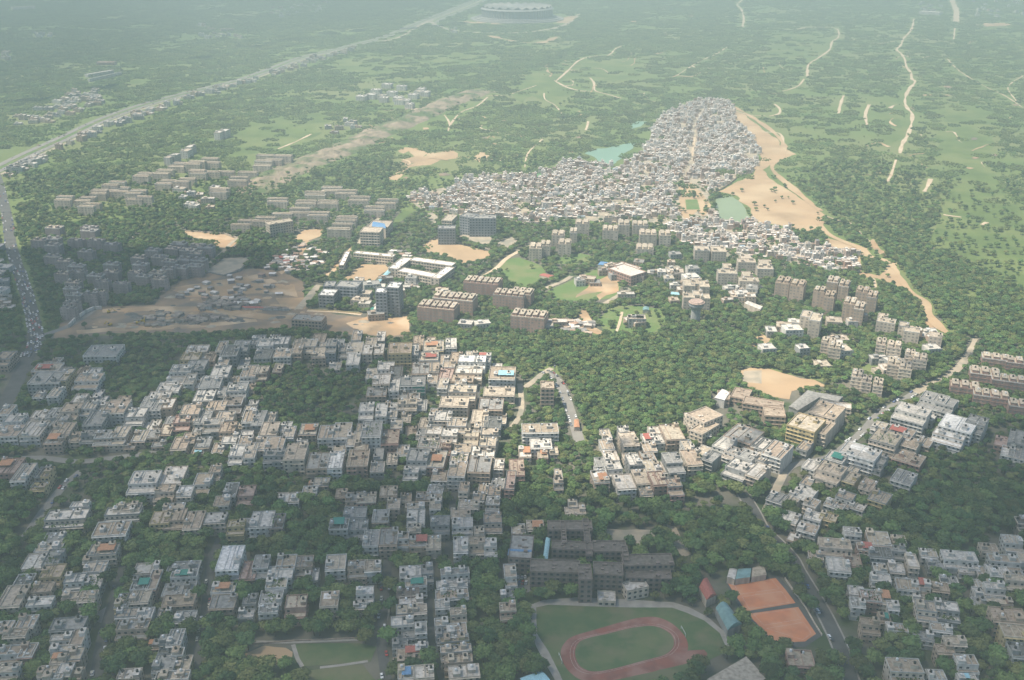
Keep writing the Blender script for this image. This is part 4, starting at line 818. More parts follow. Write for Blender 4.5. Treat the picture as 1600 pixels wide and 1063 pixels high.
shed('pool_roof', 'turquoise sheet roof at the bottom edge', pp('812,1060 846,1048 862,1066 826,1082'), 6, M['tarp_C'], 'p', .6, 'roof')
shed('club_roof', 'white and green pavilion roof above the clay courts', pp('1136,902 1148,906 1152,890 1140,888'), 5, M['r_w'], 'c', .5, 'pavilion')
shed('club_roof', 'grey-green pavilion roof above the clay courts', pp('1149,905 1172,902 1174,888 1153,889'), 5, M['teal'], 'c', .3, 'pavilion')
shed('club_roof', 'tan canvas roofs right of the pavilion', pp('1174,902 1198,898 1192,884 1176,887'), 4.5, M['r_t'], 'c', .8, 'pavilion')
shed('arena_stand', 'grey banked stand curving along the sandy arena', pp('1232,636 1246,642 1282,620 1262,610'), 5, M['r_g'], 'g', 1.5, 'stand')
shed('arena_stand', 'upper grey banked stand right of the sandy arena', pp('1270,612 1282,622 1310,628 1318,620'), 5, M['r_g'], 'g', 1, 'stand')
shed('canopy', 'bright white canopy at the left end of the curved school', pp('1116,622 1132,626 1140,614 1128,608'), 8, M['r_W'], 'w', .6, 'canopy')
shed('green_shed', 'green netted plot at the foot of the grey office tower', pp('577,484 597,487 594,481 582,480'), 3, M['tarp_G'], 'g', .3)
shed('blue_tent', 'small blue roof beside the long brown hall', pp('934,414 946,415 952,411 938,409'), 5, M['tarp_B'], 'w', .6, 'tent')
shed('red_shed', 'red shed under the grass playing field', pp('842,430 858,434 866,431 850,427'), 3, M['tarp_R'], 'c', .4)
shed('teal_shed', 'teal sheet shed among the cream flats', pp('1048,460 1062,461 1060,457 1049,456'), 4, M['tarp_C'], 'c', .6)
shed('cricket_pavilion', 'small teal-roofed hut on the bright park lawn', pp('1004,485 1014,485 1014,480 1005,480'), 4, M['teal'], 'w', 1, 'hut')
shed('orange_truck_shed', 'orange roofed shed beside the parking lane end', pp('897,668 906,668 904,655 897,656'), 4, M['tarp_O'], 'c', .5)
shed('platform_shed', 'long pale flat roof in the trees right of the water tower', pp('1163,474 1188,484 1192,479 1168,470'), 6, M['r_w'], 'c', .2)

# round arena building far away
cx, cy_ = G(808, 30); t = thing('arena_building', 'huge round concrete arena with ribbed drum beside the highway', 'arena', (cx, cy_, 0))
R0 = (G(864, 30)[0] - G(752, 30)[0]) / 2; HD = 40
mb = MB(); mb.cyl(0, 0, 0, HD, R0*.93, n=96, m=0); 
for k in range(7): mb.cyl(0, 0, 3+k*6.2, 3.9+k*6.2, R0*.965, n=96, m=0)
mb.build('drum_wall', [M['w_k']], t)
mb = MB()
for k in range(72):
    a = 2*math.pi*k/72; mb.obox(R0*.98*math.cos(a), R0*.98*math.sin(a), a, 1.6, 2.2, 0, HD+1)
mb.build('rib_columns', M['w_g'], t)['kind'] = 'stuff'
mb = MB(); mb.cyl(0, 0, HD+1, HD+6, R0*1.02, R0*.98, n=96); mb.build('cornice', M['w_g'], t)
mb = MB(); b = []
for k in range(48):
    a0 = 2*math.pi*k/48; a1 = 2*math.pi*(k+1)/48; h0 = 6 if k % 2 else 15; h1 = 6 if (k+1) % 2 else 15
    mb.quad([(R0*.95*math.cos(a0),R0*.95*math.sin(a0),HD+h0),(R0*.95*math.cos(a1),R0*.95*math.sin(a1),HD+h1),(R0*.3*math.cos(a1),R0*.3*math.sin(a1),HD+10),(R0*.3*math.cos(a0),R0*.3*math.sin(a0),HD+10)])
mb.build('folded_roof', M['r_g'], t)
mb = MB(); mb.cyl(0, 0, HD+9, HD+16, R0*.32, R0*.2, n=32); mb.build('hub', M['w_g'], t)
mb = MB()
for k, (r_, h) in enumerate(((1.30, 4), (1.2, 8), (1.1, 12))): mb.cyl(0, 0, 0, h, R0*r_, n=96)
mb.build('plinth', M['r_g'], t)
FOOT.append((cx, cy_, R0*1.35, R0*1.35, 0))
# water tower
cx, cy_ = G(1086, 503); t = thing('water_tower', 'round concrete water tower standing in the trees', 'water tower', (cx, cy_, 0)); FOOT.append((cx, cy_, 7, 7, 0))
mb = MB(); mb.cyl(0,0,0,15,5.2,5.0,n=24,cap=False); mb.build('shaft', M['w_g'], t)
mb = MB(); mb.cyl(0,0,15,19,5.2,8.0,n=24,cap=False); mb.cyl(0,0,19,22,8.0,n=24,cap=False); mb.build('tank_bowl', M['w_k'], t)
mb = MB(); mb.cyl(0,0,22,22.6,8.5,n=24); mb.cyl(0,0,22.6,24,7.6,6.8,n=24); mb.build('tank_lid', M['r_p'], t)
# mast
cx, cy_ = G(866, 616); t = thing('radio_mast', 'thin dark lattice mast beside the lone tower', 'mast', (cx, cy_, 0))
mb = MB()
for k in range(3):
    a = k*2.094; mb.tube((1.3*math.cos(a),1.3*math.sin(a),0),(.4*math.cos(a),.4*math.sin(a),27),.14,.1)
for k in range(9):
    for j in range(3):
        a = j*2.094; b2 = (j+1)*2.094; r1 = 1.3-.1*k; mb.tube((r1*math.cos(a),r1*math.sin(a),k*3),(r1*math.cos(b2),r1*math.sin(b2),k*3+3),.07,.07,4)
mb.build('lattice', M['metal'], t); mb = MB(); mb.cyl(0,0,27,28.5,.9,n=8); mb.tube((0,0,28.5),(0,0,32),.08,.05); mb.build('antenna', M['metal'], t)

# perimeter walls and court fences
def wallline(name, label, px, h, th, m, cat='wall'):
    P = [Vector(G(x, y)) for x, y in px]; mb = MB()
    for a, b in zip(P, P[1:]):
        c = (a+b)/2; mb.obox(c.x, c.y, math.atan2(b.y-a.y, b.x-a.x), (b-a).length/2+th*.4, th/2, 0, h)
    return tag(mb.build(name, m), label, cat)
wallline('boundary_wall', 'pale wall round the walled orange yard', pp('290,362 350,366 380,376 362,392 336,388'), 2.2, .5, M['w_c'])
wallline('boundary_wall', 'grey wall along the walled grey yard', pp('322,426 350,432 376,424 396,404'), 2.2, .5, M['w_g'])
wallline('site_hoarding', 'curved grey hoarding at the left end of the building site', pp('108,512 120,500 134,490 148,484 158,484'), 4, 1.5, M['w_w'])
wallline('boundary_wall', 'long wall along the sand pit by the settlement', pp('1116,301 1128,296 1140,288 1150,280 1148,274'), 2.5, .8, M['w_t'])
wallline('boundary_wall', 'wall behind the dry playing ground', pp('684,374 720,381 766,391'), 2, .5, M['w_c'])
wallline('boundary_wall', 'pale wall on the right edge of the clay courts', pp('1226,905 1240,925 1258,950 1272,975 1284,994'), 1.6, .35, M['w_c'])
wallline('boundary_wall', 'long wall across the bottom park', pp('392,1008 460,1003 560,999'), 1.4, .3, M['w_t'])
wallline('boundary_wall', 'wall under the grey office tower road', pp('482,485 520,487 565,491'), 1.6, .5, M['w_y'])
for lb, a, b in (('white goal frame at the left of the field', (873,1025), (878,1038)), ('white goal frame right of the track', (1064,983), (1071,996))):
    p, q = Vector(G(*a)), Vector(G(*b)); t = thing('goal_frame', lb, 'goal', ((p.x+q.x)/2, (p.y+q.y)/2, 0)); v = (q-p)/2
    mb = MB(); mb.tube((-v.x,-v.y,0),(-v.x,-v.y,2.4),.12,.12); mb.tube((v.x,v.y,0),(v.x,v.y,2.4),.12,.12); mb.build('posts', M['line'], t)
    mb = MB(); mb.tube((-v.x,-v.y,2.4),(v.x,v.y,2.4),.14,.14); mb.build('crossbar', M['line'], t)
# yellow diggers on the site
def digger(px, py, rz, lb):
    x, y = G(px, py); t = thing('excavator', lb, 'excavator', (x, y, 0), rz, 'yellow diggers on the building site')
    mb = MB(); mb.box(-1.8,1.8,-1.5,-.9,0,.9); mb.box(-1.8,1.8,.9,1.5,0,.9); mb.build('tracks', M['dark'], t)
    mb = MB(); mb.box(-1.9,1.3,-1.3,1.3,.9,2.2); mb.box(-1.9,-.6,-1.3,1.3,2.2,2.7); mb.build('body', M['yellow'], t)
    mb = MB(); mb.box(.0,1.3,.2,1.3,2.2,3.4); mb.build('cab', M['glass'], t)
    mb = MB(); mb.tube((1.2,-.3,1.8),(4.2,-.3,4.6),.35,.28); mb.tube((4.2,-.3,4.6),(6.4,-.3,2.2),.28,.2); mb.box(6.0,7.0,-.9,.3,1.1,2.2,bottom=True); mb.build('boom', M['yellow'], t)
digger(170,489,.4,'yellow digger on the haul road at the site left end'); digger(172,509,2.8,'yellow digger low on the left end of the site'); digger(216,506,.2,'yellow digger right of the low one'); digger(224,503,1.5,'yellow digger at the rim of the small pit')
# huts, containers and stalls of the building site and shanty rows
def hut(px, py, w, d, h, rz, m, wk, name, lb, cat, grp):
    if name == 'hut': lb = lb.replace('small ', 'small %s-walled ' % CN[wk]).replace('low dark', 'low dark %s' % CN[wk]); grp = 'group of: ' + lb
    x, y = G(px, py); mb = MB(); mb.box(-w/2,w/2,-d/2,d/2,0,h,0)
    e = .4; mb.quad([(-w/2-e,-d/2-e,h+.1),(w/2+e,-d/2-e,h+.1),(w/2+e,0,h+.7),(-w/2-e,0,h+.7)],1); mb.quad([(-w/2-e,0,h+.7),(w/2+e,0,h+.7),(w/2+e,d/2+e,h+.1),(-w/2-e,d/2+e,h+.1)],1)
    o = mb.build(name, [wmat(wk), m]); o.location = (x, y, 0); o.rotation_euler = (0,0,rz); FOOT.append((x, y, w/2, d/2, rz)); return tag(o, lb, cat, grp)
r = random.Random(5)
for zone, poly, n, lb in (('a', '310,482 345,462 352,470 330,482 312,488', 26, 'small grey-roofed hut in the left hut cluster of the site'), ('b','332,478 372,464 386,478 376,484 340,486', 24, 'small grey-roofed hut in the right hut cluster of the site'),
    ('h','262,452 340,432 440,430 464,470 400,478 300,480',40,'small site hut on the broken earth slope'), ('c','200,500 260,490 360,492 372,502 300,508 220,512', 60, 'low dark stack on the grey yard of the site'), ('d','400,420 470,384 520,392 506,415 480,430 446,430 430,426', 70, 'small shanty hut beside the open school wings'), ('e','420,405 460,400 462,412 430,422', 14, 'small red or white stall left of the shanty huts'),
    ('f','600,395 640,396 640,404 606,404',12,'small stall behind the open school wings'), ('g','890,504 925,506 925,526 880,522',26,'small shed by the park path head')):
    P = pp(poly); k = 0; xs = [p[0] for p in P]; ys = [p[1] for p in P]
    while k < n:
        x, y = r.uniform(min(xs), max(xs)), r.uniform(min(ys), max(ys))
        if not inpoly(np.array([x]), np.array([y]), P)[0]: continue
        k += 1
        hut(x, y, r.uniform(4,9), r.uniform(4,7), r.uniform(2.4,4.2) if zone != 'c' else r.uniform(1.2,2.4), r.uniform(-.5,.5), M['kcol'] if zone in 'abc' else M[r.choice(['s0','s1','s3','s4','s6','tarp_R' if zone == 'e' else 's2'])], r.choice('gtwm'), 'hut', lb, 'hut', lb + 's')
hm = MB()
for k in range(260):
    zq = pp('270,455 400,424 466,446 470,476 520,496 620,502 610,522 420,506 250,516 130,514 160,486 250,478')
    x, y = r.uniform(120,620), r.uniform(424,522)
    if not inpoly(np.array([x]), np.array([y]), zq)[0]: continue
    X, Y = G(x, y); n_ = 7; R1 = r.uniform(1.5,6); b_ = len(hm.v); hh = R1*r.uniform(.25,.5)
    for j in range(n_): a_ = 6.283*j/n_; q_ = R1*r.uniform(.7,1.2); hm.v.append((X+q_*1.4*math.cos(a_), Y+q_*math.sin(a_), 0))
    hm.v.append((X+r.uniform(-.5,.5), Y, hh)); c_ = r.randrange(4)
    for j in range(n_): hm.f.append((b_+j, b_+(j+1)%n_, b_+n_)); hm.m.append(c_)
tag(hm.build('rubble_heaps', [M['rubble'], M['soil'], M['r_d'], M['dusty']]), 'heaps of soil and rubble over the building site', 'rubble', None, 'stuff')
for k in range(18):
    x = 384 + k*3.7; hut(x, 483+ (k%2)*1.2 + k*.06, 6.5, 2.8, 2.7, 0, M['tarp_R'] if k < 8 else M['kcol'], 'w', 'container', ('red' if k < 8 else 'grey') + ' container in the line along the site road', 'container', 'containers along the site road')
# ------------------------------------------------------------------ packed settlement
SL = pp('636,312 660,300 690,294 735,282 776,274 830,276 868,266 886,255 905,252 925,258 960,262 985,254 1000,244 1014,222 1020,204 1030,186 1050,174 1074,164 1098,158 1130,158 1146,166 1144,176 1152,192 1166,206 1178,216 1182,236 1184,252 1176,270 1152,276 1140,286 1116,300 1106,316 1112,330 1122,346 1178,352 1232,360 1262,372 1294,386 1342,398 1342,424 1296,424 1240,412 1190,404 1140,402 1098,392 1060,378 1040,356 1000,342 960,350 900,342 858,346 830,352 796,344 740,340 700,334 660,328')
HOLES = [pp(s) for s in ('1058,288 1090,284 1112,304 1112,330 1104,346 1064,346','940,276 960,274 964,286 944,288','790,300 806,296 812,306 794,310','1000,292 1024,288 1026,300 1002,304','1120,268 1150,266 1146,276 1122,286','880,320 900,318 902,326 884,328','1060,196 1072,194 1074,202 1062,203','1116,190 1128,188 1130,196 1118,198','930,334 960,330 980,340 930,348','1270,370 1300,380 1294,392 1268,384','860,290 880,288 882,296 864,298','1195,380 1215,378 1220,388 1198,390')]
r = random.Random(21); pts = []
ymin = G(800, 428)[1]; ymax = G(800, 156)[1]; yy = ymin; row = 0
while yy < ymax:
    st = r.uniform(5.8, 7.0); xx = -400 + r.uniform(0, 6)
    while xx < 1100:
        w = r.uniform(4.0, 8.5)
        pts.append((xx + w/2, yy + r.uniform(-1.2, 1.2) + 5*math.sin(xx*.021+row*.1), w, st*r.uniform(.78, .98))); xx += w + (r.uniform(2.0, 3.5) if r.random() < .16 else .35)
    yy += st + (r.uniform(2, 3.5) if row % 3 == 2 else .3); row += 1
A = np.array([(p[0], p[1]) for p in pts]); PX, PY = proj(A[:,0], A[:,1], 0)
fz = np.array([noise.noise(Vector((x*.03, y*.03, 1)))*6 + noise.noise(Vector((x*.1, y*.1, 1)))*4 for x, y in A]); ok = inpoly(PX + fz, PY + fz*.5, SL)
for ln in (pp('1086,212 1083,232 1081,250 1072,270 1060,290'), pp('1040,345 1060,300 1010,270 960,262'), pp('700,300 760,312 840,318 920,300 980,290 1050,296'), pp('660,318 740,330 830,335 900,325'), pp('1100,170 1085,195 1086,212'), pp('1120,360 1180,372 1250,392 1340,410'), pp('1040,215 1100,240 1176,250')):
    for q in smooth_line([G(*a_) for a_ in ln], 30): ok &= (A[:,0]-q.x)**2 + (A[:,1]-q.y)**2 > 5.0**2
for h in HOLES: ok &= ~inpoly(PX, PY, h)
near_r = np.ones(len(pts), bool)
for (x, y, hx, hy, a) in FOOT: near_r &= (np.abs(A[:,0]-x) > hx+5) | (np.abs(A[:,1]-y) > hy+5)
ok &= near_r
idx = [i for i in range(len(pts)) if ok[i] and r.random() > .10 and noise.noise(Vector((pts[i][0]*.022, pts[i][1]*.022, 8))) > -.36 + .12*r.random()]
idx.sort(key=lambda i: pts[i][1])
def shack(mb, x, y, w, d, a, r):
    h = r.choice((3.0,3.2,3.4,6.2,6.5,6.6,9.4)) * r.uniform(.9,1.1); c = r.randrange(10) if r.random() < .5 else r.choice((0,0,1,6,1,3))
    wl = r.choice((0,1,3,4,9,0,6)); mb.obox(x, y, a, w/2, d/2, 0, h, wl, tm=c)
    q = r.random()
    if q < .55:    # parapet edges
        ph = r.uniform(.5,1.0); cs, sn = math.cos(a), math.sin(a)
        for lx, ly, ex, ey in ((0,-d/2+.1,w/2,.12),(0,d/2-.1,w/2,.12),(-w/2+.1,0,.12,d/2-.25),(w/2-.1,0,.12,d/2-.25)):
            mb.obox(x+lx*cs-ly*sn, y+lx*sn+ly*cs, a, ex, ey, h-.05, h+ph, wl)
    mb.rc = c; mb.rh = 'one' if h < 4.5 else 'two' if h < 8 else 'three'
    if q > .35 and h > 5:
        lx = r.uniform(-w*.25,w*.25); mb.obox(x+lx, y+r.uniform(-d*.2,d*.2), a, 1.3, 1.2, h, h+2.2, r.choice((0,1,6)))
    if h > 5: 
        for u in (-w*.25, w*.25):
            mb.quad([(x+u-.5,y-d/2-.08,h-2.2),(x+u+.5,y-d/2-.08,h-2.2),(x+u+.5,y-d/2-.08,h-1.0),(x+u-.5,y-d/2-.08,h-1.0)], 8)
smats = [M['s%d' % i] for i in range(10)]
for k, i in enumerate(idx[:290]):
    x, y, w, d = pts[i]; mb = MB(); shack(mb, 0, 0, w, d, r.uniform(-.12,.12), r)
    o = mb.build('shack', smats); o.location = (x, y, 0)
    zx = 'at the lower right end of the settlement' 
    px = PX[i]; zx = ('in the front lanes at the settlement\'s right tip' if px > 1240 else 'in the lanes right behind the cream towers' if px > 1120 else 'in the lanes nearest the cream towers')
    cn_ = ('pale','brown-grey','dark grey','tan','rust brown','charcoal','whitish','blue-grey','black','pinkish')[mb.rc]; tag(o, '%s-storey brick shack with %s roof %s' % (mb.rh, cn_, zx), 'shack', '%s-storey %s-roofed shacks %s' % (mb.rh, cn_, zx))
mb = MB()
for i in idx[290:]:
    x, y, w, d = pts[i]; shack(mb, x, y, w, d, r.uniform(-.12,.12), r)
tag(mb.build('shacks', smats), 'mass of packed brick shacks filling the settlement', 'shack settlement', None, 'stuff')
patch('settlement_ground', 'trodden ground under the packed settlement', SL, M['dusty'], 2, tree=False, z=.05)
NOTREE.append((SL, .42)); SLP = [(pts[i][0], pts[i][1], pts[i][2]/2, pts[i][3]/2) for i in idx]; 

# ------------------------------------------------------------------ far hamlets: low pale houses in the woods
r = random.Random(31); HAM = [('beyond the highway at the left', '20,185 60,170 150,140 170,158 90,190 30,200', 46), ('in the hamlet left of the highway', '92,148 150,142 160,158 110,162', 16), ('in the far woods at the left','55,52 82,52 80,60 58,60',7), ('at the far left edge','0,82 16,84 14,102 0,98',6),
 ('in the far woods top left','300,35 345,45 380,60 330,66 305,56',16), ('in the far top middle woods','420,10 470,6 530,0 540,12 480,24 420,30',24), ('beside the far arena','1300,-6 1330,-6 1330,4 1300,3',5), ('at the far top right','1434,2 1470,0 1470,18 1436,20',16), ('right of the far top right road','1520,2 1590,0 1600,24 1524,32',26), ('on the near side of the highway','0,262 60,240 70,252 10,280',26), ('along the highway','60,232 180,190 300,152 300,158 190,196 70,244',40), ('along the far highway','300,148 440,104 560,72 560,78 450,112 310,156',60),
 ('in the trees by the near highway','105,224 125,222 124,230 108,230',0), ('beyond the meadow blocks','505,195 560,185 560,200 510,212',8), ('among the right-hand trees','700,44 715,46 716,54 702,52',4), ('in the glade under the cream flats','1130,460 1180,448 1180,478 1130,478',14), ('by the forest clearing','1290,418 1340,412 1350,424 1300,430',0), ('in the left estate gaps','270,295 320,282 350,300 330,330 280,330',14), ('round the park','985,505 1010,505 1010,514 988,514',4), ('along the lane to the towers','1010,430 1060,426 1060,436 1016,440',7),
 ('among the trees below the cream towers','880,440 1000,400 1140,400 1150,440 1050,480 1000,450 980,470',22), ('among the trees under the brown towers','1180,500 1330,500 1460,520 1480,580 1400,600 1300,580 1200,560',26), ('among the trees by the crested flats','700,500 850,500 860,480 900,480 900,540 760,530',8), ('by the white-roofed schools','500,440 560,440 640,440 740,470 640,470 600,500 500,490',20), ('left of the traffic road','-30,330 14,330 10,470 -30,480',14), ('beside the left road end','0,400 14,400 12,500 0,500',10)]
HB = []
for zn, poly, n in HAM:
    P = pp(poly); xs = [p[0] for p in P]; ys = [p[1] for p in P]; k = 0; tries = 0
    while k < n and tries < 4000:
        tries += 1; px, py = r.uniform(min(xs), max(xs)), r.uniform(min(ys), max(ys))
        if not inpoly(np.array([px]), np.array([py]), P)[0]: continue
        x, y = G(px, py)
        if any(abs(x-a) < rr_+4 and abs(y-b) < rr_+4 for a, b, rr_ in ROADS[::2]): 
            if tries < 3000: continue
        w, d, h = r.uniform(9,20), r.uniform(8,16), r.choice((3.5,6.8,7,10)); m_ = r.choice(['w','c','g','t','w']); mb = MB()
        mb.box(-w/2,w/2,-d/2,d/2,0,h,0,tm=1); mb.box(-w/2-.1,w/2+.1,-d/2-.1,-d/2+.25,h-.02,h+.8,0); mb.box(-w/2-.1,w/2+.1,d/2-.25,d/2+.1,h-.02,h+.8,0); mb.box(-w*.3,-w*.05,-d*.2,d*.2,h,h+2.4,0)
        for u in range(int(w/3.5)):
            for z in range(int(h/3.2)): mb.quad([(-w/2+1.2+u*3.4,-d/2-.15,z*3.3+1.2),(-w/2+2.6+u*3.4,-d/2-.15,z*3.3+1.2),(-w/2+2.6+u*3.4,-d/2-.15,z*3.3+2.5),(-w/2+1.2+u*3.4,-d/2-.15,z*3.3+2.5)],2)
        o = mb.build('roadside_building', [wmat(m_), M['r_'+r.choice('wcgw')], M['glass']]); o.location = (x, y, 0); o.rotation_euler = (0,0,r.uniform(-.3,.3))
        tag(o, 'small %s flat-roofed building %s' % (CN[m_], zn), 'building', '%s buildings %s' % (CN[m_], zn)); FOOT.append((x, y, w/2, d/2, 0)); k += 1; HB.append(o)
HB.sort(key=lambda o: o.location.y)
merge(HB[295:], 'far_buildings', 'far hamlet buildings sprinkled through the haze at the top of the view', 'buildings')

# ------------------------------------------------------------------ vehicles
CARC = [((.62,.62,.62),'silver'),((.75,.75,.75),'white'),((.75,.75,.75),'white'),((.05,.05,.055),'black'),((.22,.23,.25),'grey'),((.40,.05,.04),'red'),((.06,.10,.25),'blue'),((.55,.52,.42),'beige')]
CM = []
for i, (c, n_) in enumerate(CARC):
    m = mat('car_paint_%s_%d' % (n_, i), c, c, 1, rough=.3, spec=.5); CM.append((m, n_))
def loft(mb, secs, m):   # closed side profile lofted across y: secs = [(y, [(x,z)...])]
    b = len(mb.v); n = len(secs[0][1])
    for y, pr in secs: mb.v += [(x, y, z) for x, z in pr]
    for s in range(len(secs)-1):
        for k in range(n): mb.f.append((b+s*n+k, b+s*n+(k+1)%n, b+(s+1)*n+(k+1)%n, b+(s+1)*n+k)); mb.m.append(m)
    mb.f.append(tuple(b+k for k in reversed(range(n)))); mb.m.append(m); e = b+(len(secs)-1)*n; mb.f.append(tuple(e+k for k in range(n))); mb.m.append(m)
BODY = [(-2.1,.35),(2.05,.35),(2.15,.65),(2.0,.85),(1.0,.98),(-1.75,1.0),(-2.15,.9)]
CAB = [(1.0,.97),(.35,1.42),(-1.15,1.46),(-1.85,1.0)]
def body_mb(mb, m=0): 
    nar = [(x*.97, z) for x, z in BODY]; loft(mb, [(-.85,nar),(-.72,BODY),(.72,BODY),(.85,nar)], m)
def cab_mb(mb, m=1, rm=0):
    top = [(x*.93-.02, z) for x, z in CAB]; loft(mb, [(-.74,CAB),(-.6,top),(.6,top),(.74,CAB)], m); mb.box(-1.1,.3,-.58,.58,1.43,1.5,rm,bottom=True)
WH = MB(); b = len(WH.v)
for z_, rr2 in ((-.11,.33),(.11,.33)):
    for k in range(12): a = k*math.pi/6; WH.v.append((rr2*math.cos(a), z_, .33+rr2*math.sin(a)))
for k in range(12): WH.f.append((k,(k+1)%12,12+(k+1)%12,12+k)); WH.m.append(0)
WH.f += [tuple(range(12)), tuple(range(23,11,-1))]; WH.m += [0,0]
wheel_me = WH.mesh('wheel', M['dark'])
FULL = []; SIMPLE = []
for (m, n_) in CM:
    mb = MB(); body_mb(mb); mb2 = MB(); cab_mb(mb2, 0, 1)
    FULL.append((mb.mesh('body', m), mb2.mesh('cabin', [M['glass'], m])))
    mb = MB(); body_mb(mb, 0); cab_mb(mb, 1, 0)
    for sx in (-1.3, 1.3):
        for sy in (-.8, .8): mb.box(sx-.33, sx+.33, sy-.11, sy+.11, 0, .55, 2)
    SIMPLE.append(mb.mesh('car', [m, M['glass'], M['dark']]))
def car(x, y, rz, where, grp, full=False, ci=None, z=.3):
    i = r.randrange(len(CM)) if ci is None else ci; lb = '%s car %s' % (CM[i][1], where)
    if not full: o = link('car', SIMPLE[i], None, (x, y, z), rz); return tag(o, lb, 'car', CM[i][1] + ' ' + grp)
    t = thing('car', lb, 'car', (x, y, z), rz, CM[i][1] + ' ' + grp); link('body', FULL[i][0], t); link('cabin', FULL[i][1], t)
    for sx in (-1.3, 1.3):
        for sy in (-.76, .76): link('wheel', wheel_me, t, (sx, sy, 0))
r = random.Random(77)
for k in range(26):
    row = k % 4; px = 792 + (k//4)*5.4 + row*1.0; py = 884 + row*9.5 + r.uniform(-.8,.8); x, y = G(px, py); car(x, y, 1.4 + r.uniform(-.1,.1), 'in the car park beside the brown school', 'cars in the school car park', True)
for k, (px, py) in enumerate([(1236,871),(1246,886),(1253,900),(1262,918),(1275,950),(1278,957),(1281,955),(1296,997),(1326,1010),(1300,1000),(1352,1052),(1200,826),(1197,836),(1206,842),(1211,849),(1276,957)]):
    x, y = G(px, py); car(x, y, 1.6 + r.uniform(-.1,.1), 'on the grey road beside the clay courts', 'cars on the clay-court road', True)
FARC = []
def alongs(px, n, offs, where, grp, lo=0, hi=1, z=.3, trucks=0):
    P = smooth_line([G(x, y) for x, y in px], 12); n0, n1 = int(len(P)*lo), int(len(P)*hi) - 2
    for k in range(n):
        i = r.randint(n0, n1); p = P[i].lerp(P[i+1], r.random()); d = (P[i+1]-P[i]).normalized(); q = Vector((-d.y, d.x)); o = r.choice(offs) + r.uniform(-.5,.5); c = p + q*o
        o_ = car(c.x, c.y, math.atan2(d.y, d.x), where, grp, z=z)
        if 'far' in where: FARC.append(o_)
alongs(LR, 170, (-6.5,-4,-1.6,1.6,4,6.5), 'in the traffic on the left-hand road', 'cars in the left-hand traffic', .40, .72)
alongs(LR, 60, (-6,-3,3,6), 'on the quiet far stretch of the left-hand road', 'cars on the far stretch of the left road', .1, .40)
alongs([(852,582),(866,590),(880,612),(890,640),(898,665)], 34, (-3.5,3.5), 'parked on the lane beside the forest', 'cars parked beside the forest')
alongs(HW, 120, (-18,-13,-10,10,14,18), 'on the wide far highway', 'cars on the far highway')
alongs([(1430,614),(1400,632),(1372,648),(1350,672),(1330,690),(1300,712),(1268,722)], 30, (-2.8,2.8), 'in the street of the right-hand colony', 'cars in the right-hand street')
alongs([(128,736),(100,760),(75,790),(62,808)], 6, (-2,2), 'in the lower left street', 'cars in the lower left street')
alongs([(150,1063),(160,1000),(172,960),(190,900)], 8, (-2.4,2.4), 'in the street beside the teal-sheet row', 'cars beside the teal-sheet row')
alongs([(606,880),(600,940),(596,1000),(604,1063)], 9, (-2.2,2.2), 'in the street left of the alley rows', 'cars left of the alley rows')
alongs([(300,1063),(314,1000),(322,950),(330,880)], 8, (-2.2,2.2), 'in the street of the tall white house', 'cars by the tall white house')

merge(FARC, 'cars', 'far cars strung along the highway and the quiet end of the left road', 'cars')
# ------------------------------------------------------------------ vegetation
def leaf_quads(mb, c, rad, n, s0, s1, rr, m=0, up=.25):
    for i in range(n):
        v = Vector((rr.gauss(0,1), rr.gauss(0,1), rr.gauss(up,.9)))
        if v.z < -.5: v.z *= -.6
        v.normalize(); p = Vector(c) + Vector((v.x*rad[0], v.y*rad[1], v.z*rad[2])) * rr.uniform(.82, 1.12)
        nn = (v + Vector((rr.gauss(0,.45), rr.gauss(0,.45), rr.gauss(.2,.45)))).normalized(); a = nn.orthogonal().normalized(); b = nn.cross(a); t = rr.random()*6.28
        a, b = a*math.cos(t)+b*math.sin(t), b*math.cos(t)-a*math.sin(t); s = rr.uniform(s0, s1); k = rr.uniform(.55, 1)
        mb.quad([tuple(p-a*s), tuple(p-b*s*k), tuple(p+a*s), tuple(p+b*s*k)], m)
def blob(mb, c, rad, rr, m=0):
    n = len(mb.v); st = 5; sl_ = 7
    for i in range(1, st):
        for j in range(sl_):
            a = math.pi*i/st; b = 2*math.pi*(j+.5*(i%2))/sl_; k = rr.uniform(.7,.96)
            mb.v.append((c[0]+rad[0]*math.sin(a)*math.cos(b)*k, c[1]+rad[1]*math.sin(a)*math.sin(b)*k, c[2]+rad[2]*math.cos(a)*k))
    for i in range(st-2):
        for j in range(sl_): mb.f.append((n+i*sl_+j, n+i*sl_+(j+1)%sl_, n+(i+1)*sl_+(j+1)%sl_, n+(i+1)*sl_+j)[::-1]); mb.m.append(m)
    mb.f.append(tuple(n+j for j in range(sl_))); mb.m.append(m)
def tree_proto(seed, R, Hc, lobes):
    rr = random.Random(seed); cr = MB(); tr = MB()
    tr.tube((0,0,-.2),(rr.uniform(-.2,.2),rr.uniform(-.2,.2),Hc*.55),.32,.2,7)
    for k in range(lobes):
        a = 6.283*k/lobes + rr.uniform(-.4,.4); q = 0 if k == 0 else rr.uniform(.35,.68); z = Hc * (1.0 if k == 0 else rr.uniform(.72,.98)); lr = R * rr.uniform(.36,.56)
        c = (R*q*math.cos(a), R*q*math.sin(a), z); rad = (lr, lr*rr.uniform(.85,1.15), lr*rr.uniform(.6,.85))
        tr.tube((0,0,Hc*.4),(c[0],c[1],c[2]-.2),.16,.06,5); blob(cr, c, tuple(x*.9 for x in rad), rr); leaf_quads(cr, c, rad, 46, .35, .75, rr)
    return cr.mesh('crown', M[('foliage','foliage_olive','foliage_deep','foliage_olive','foliage','foliage_deep')[seed % 6]]), tr.mesh('trunk', M['bark'])
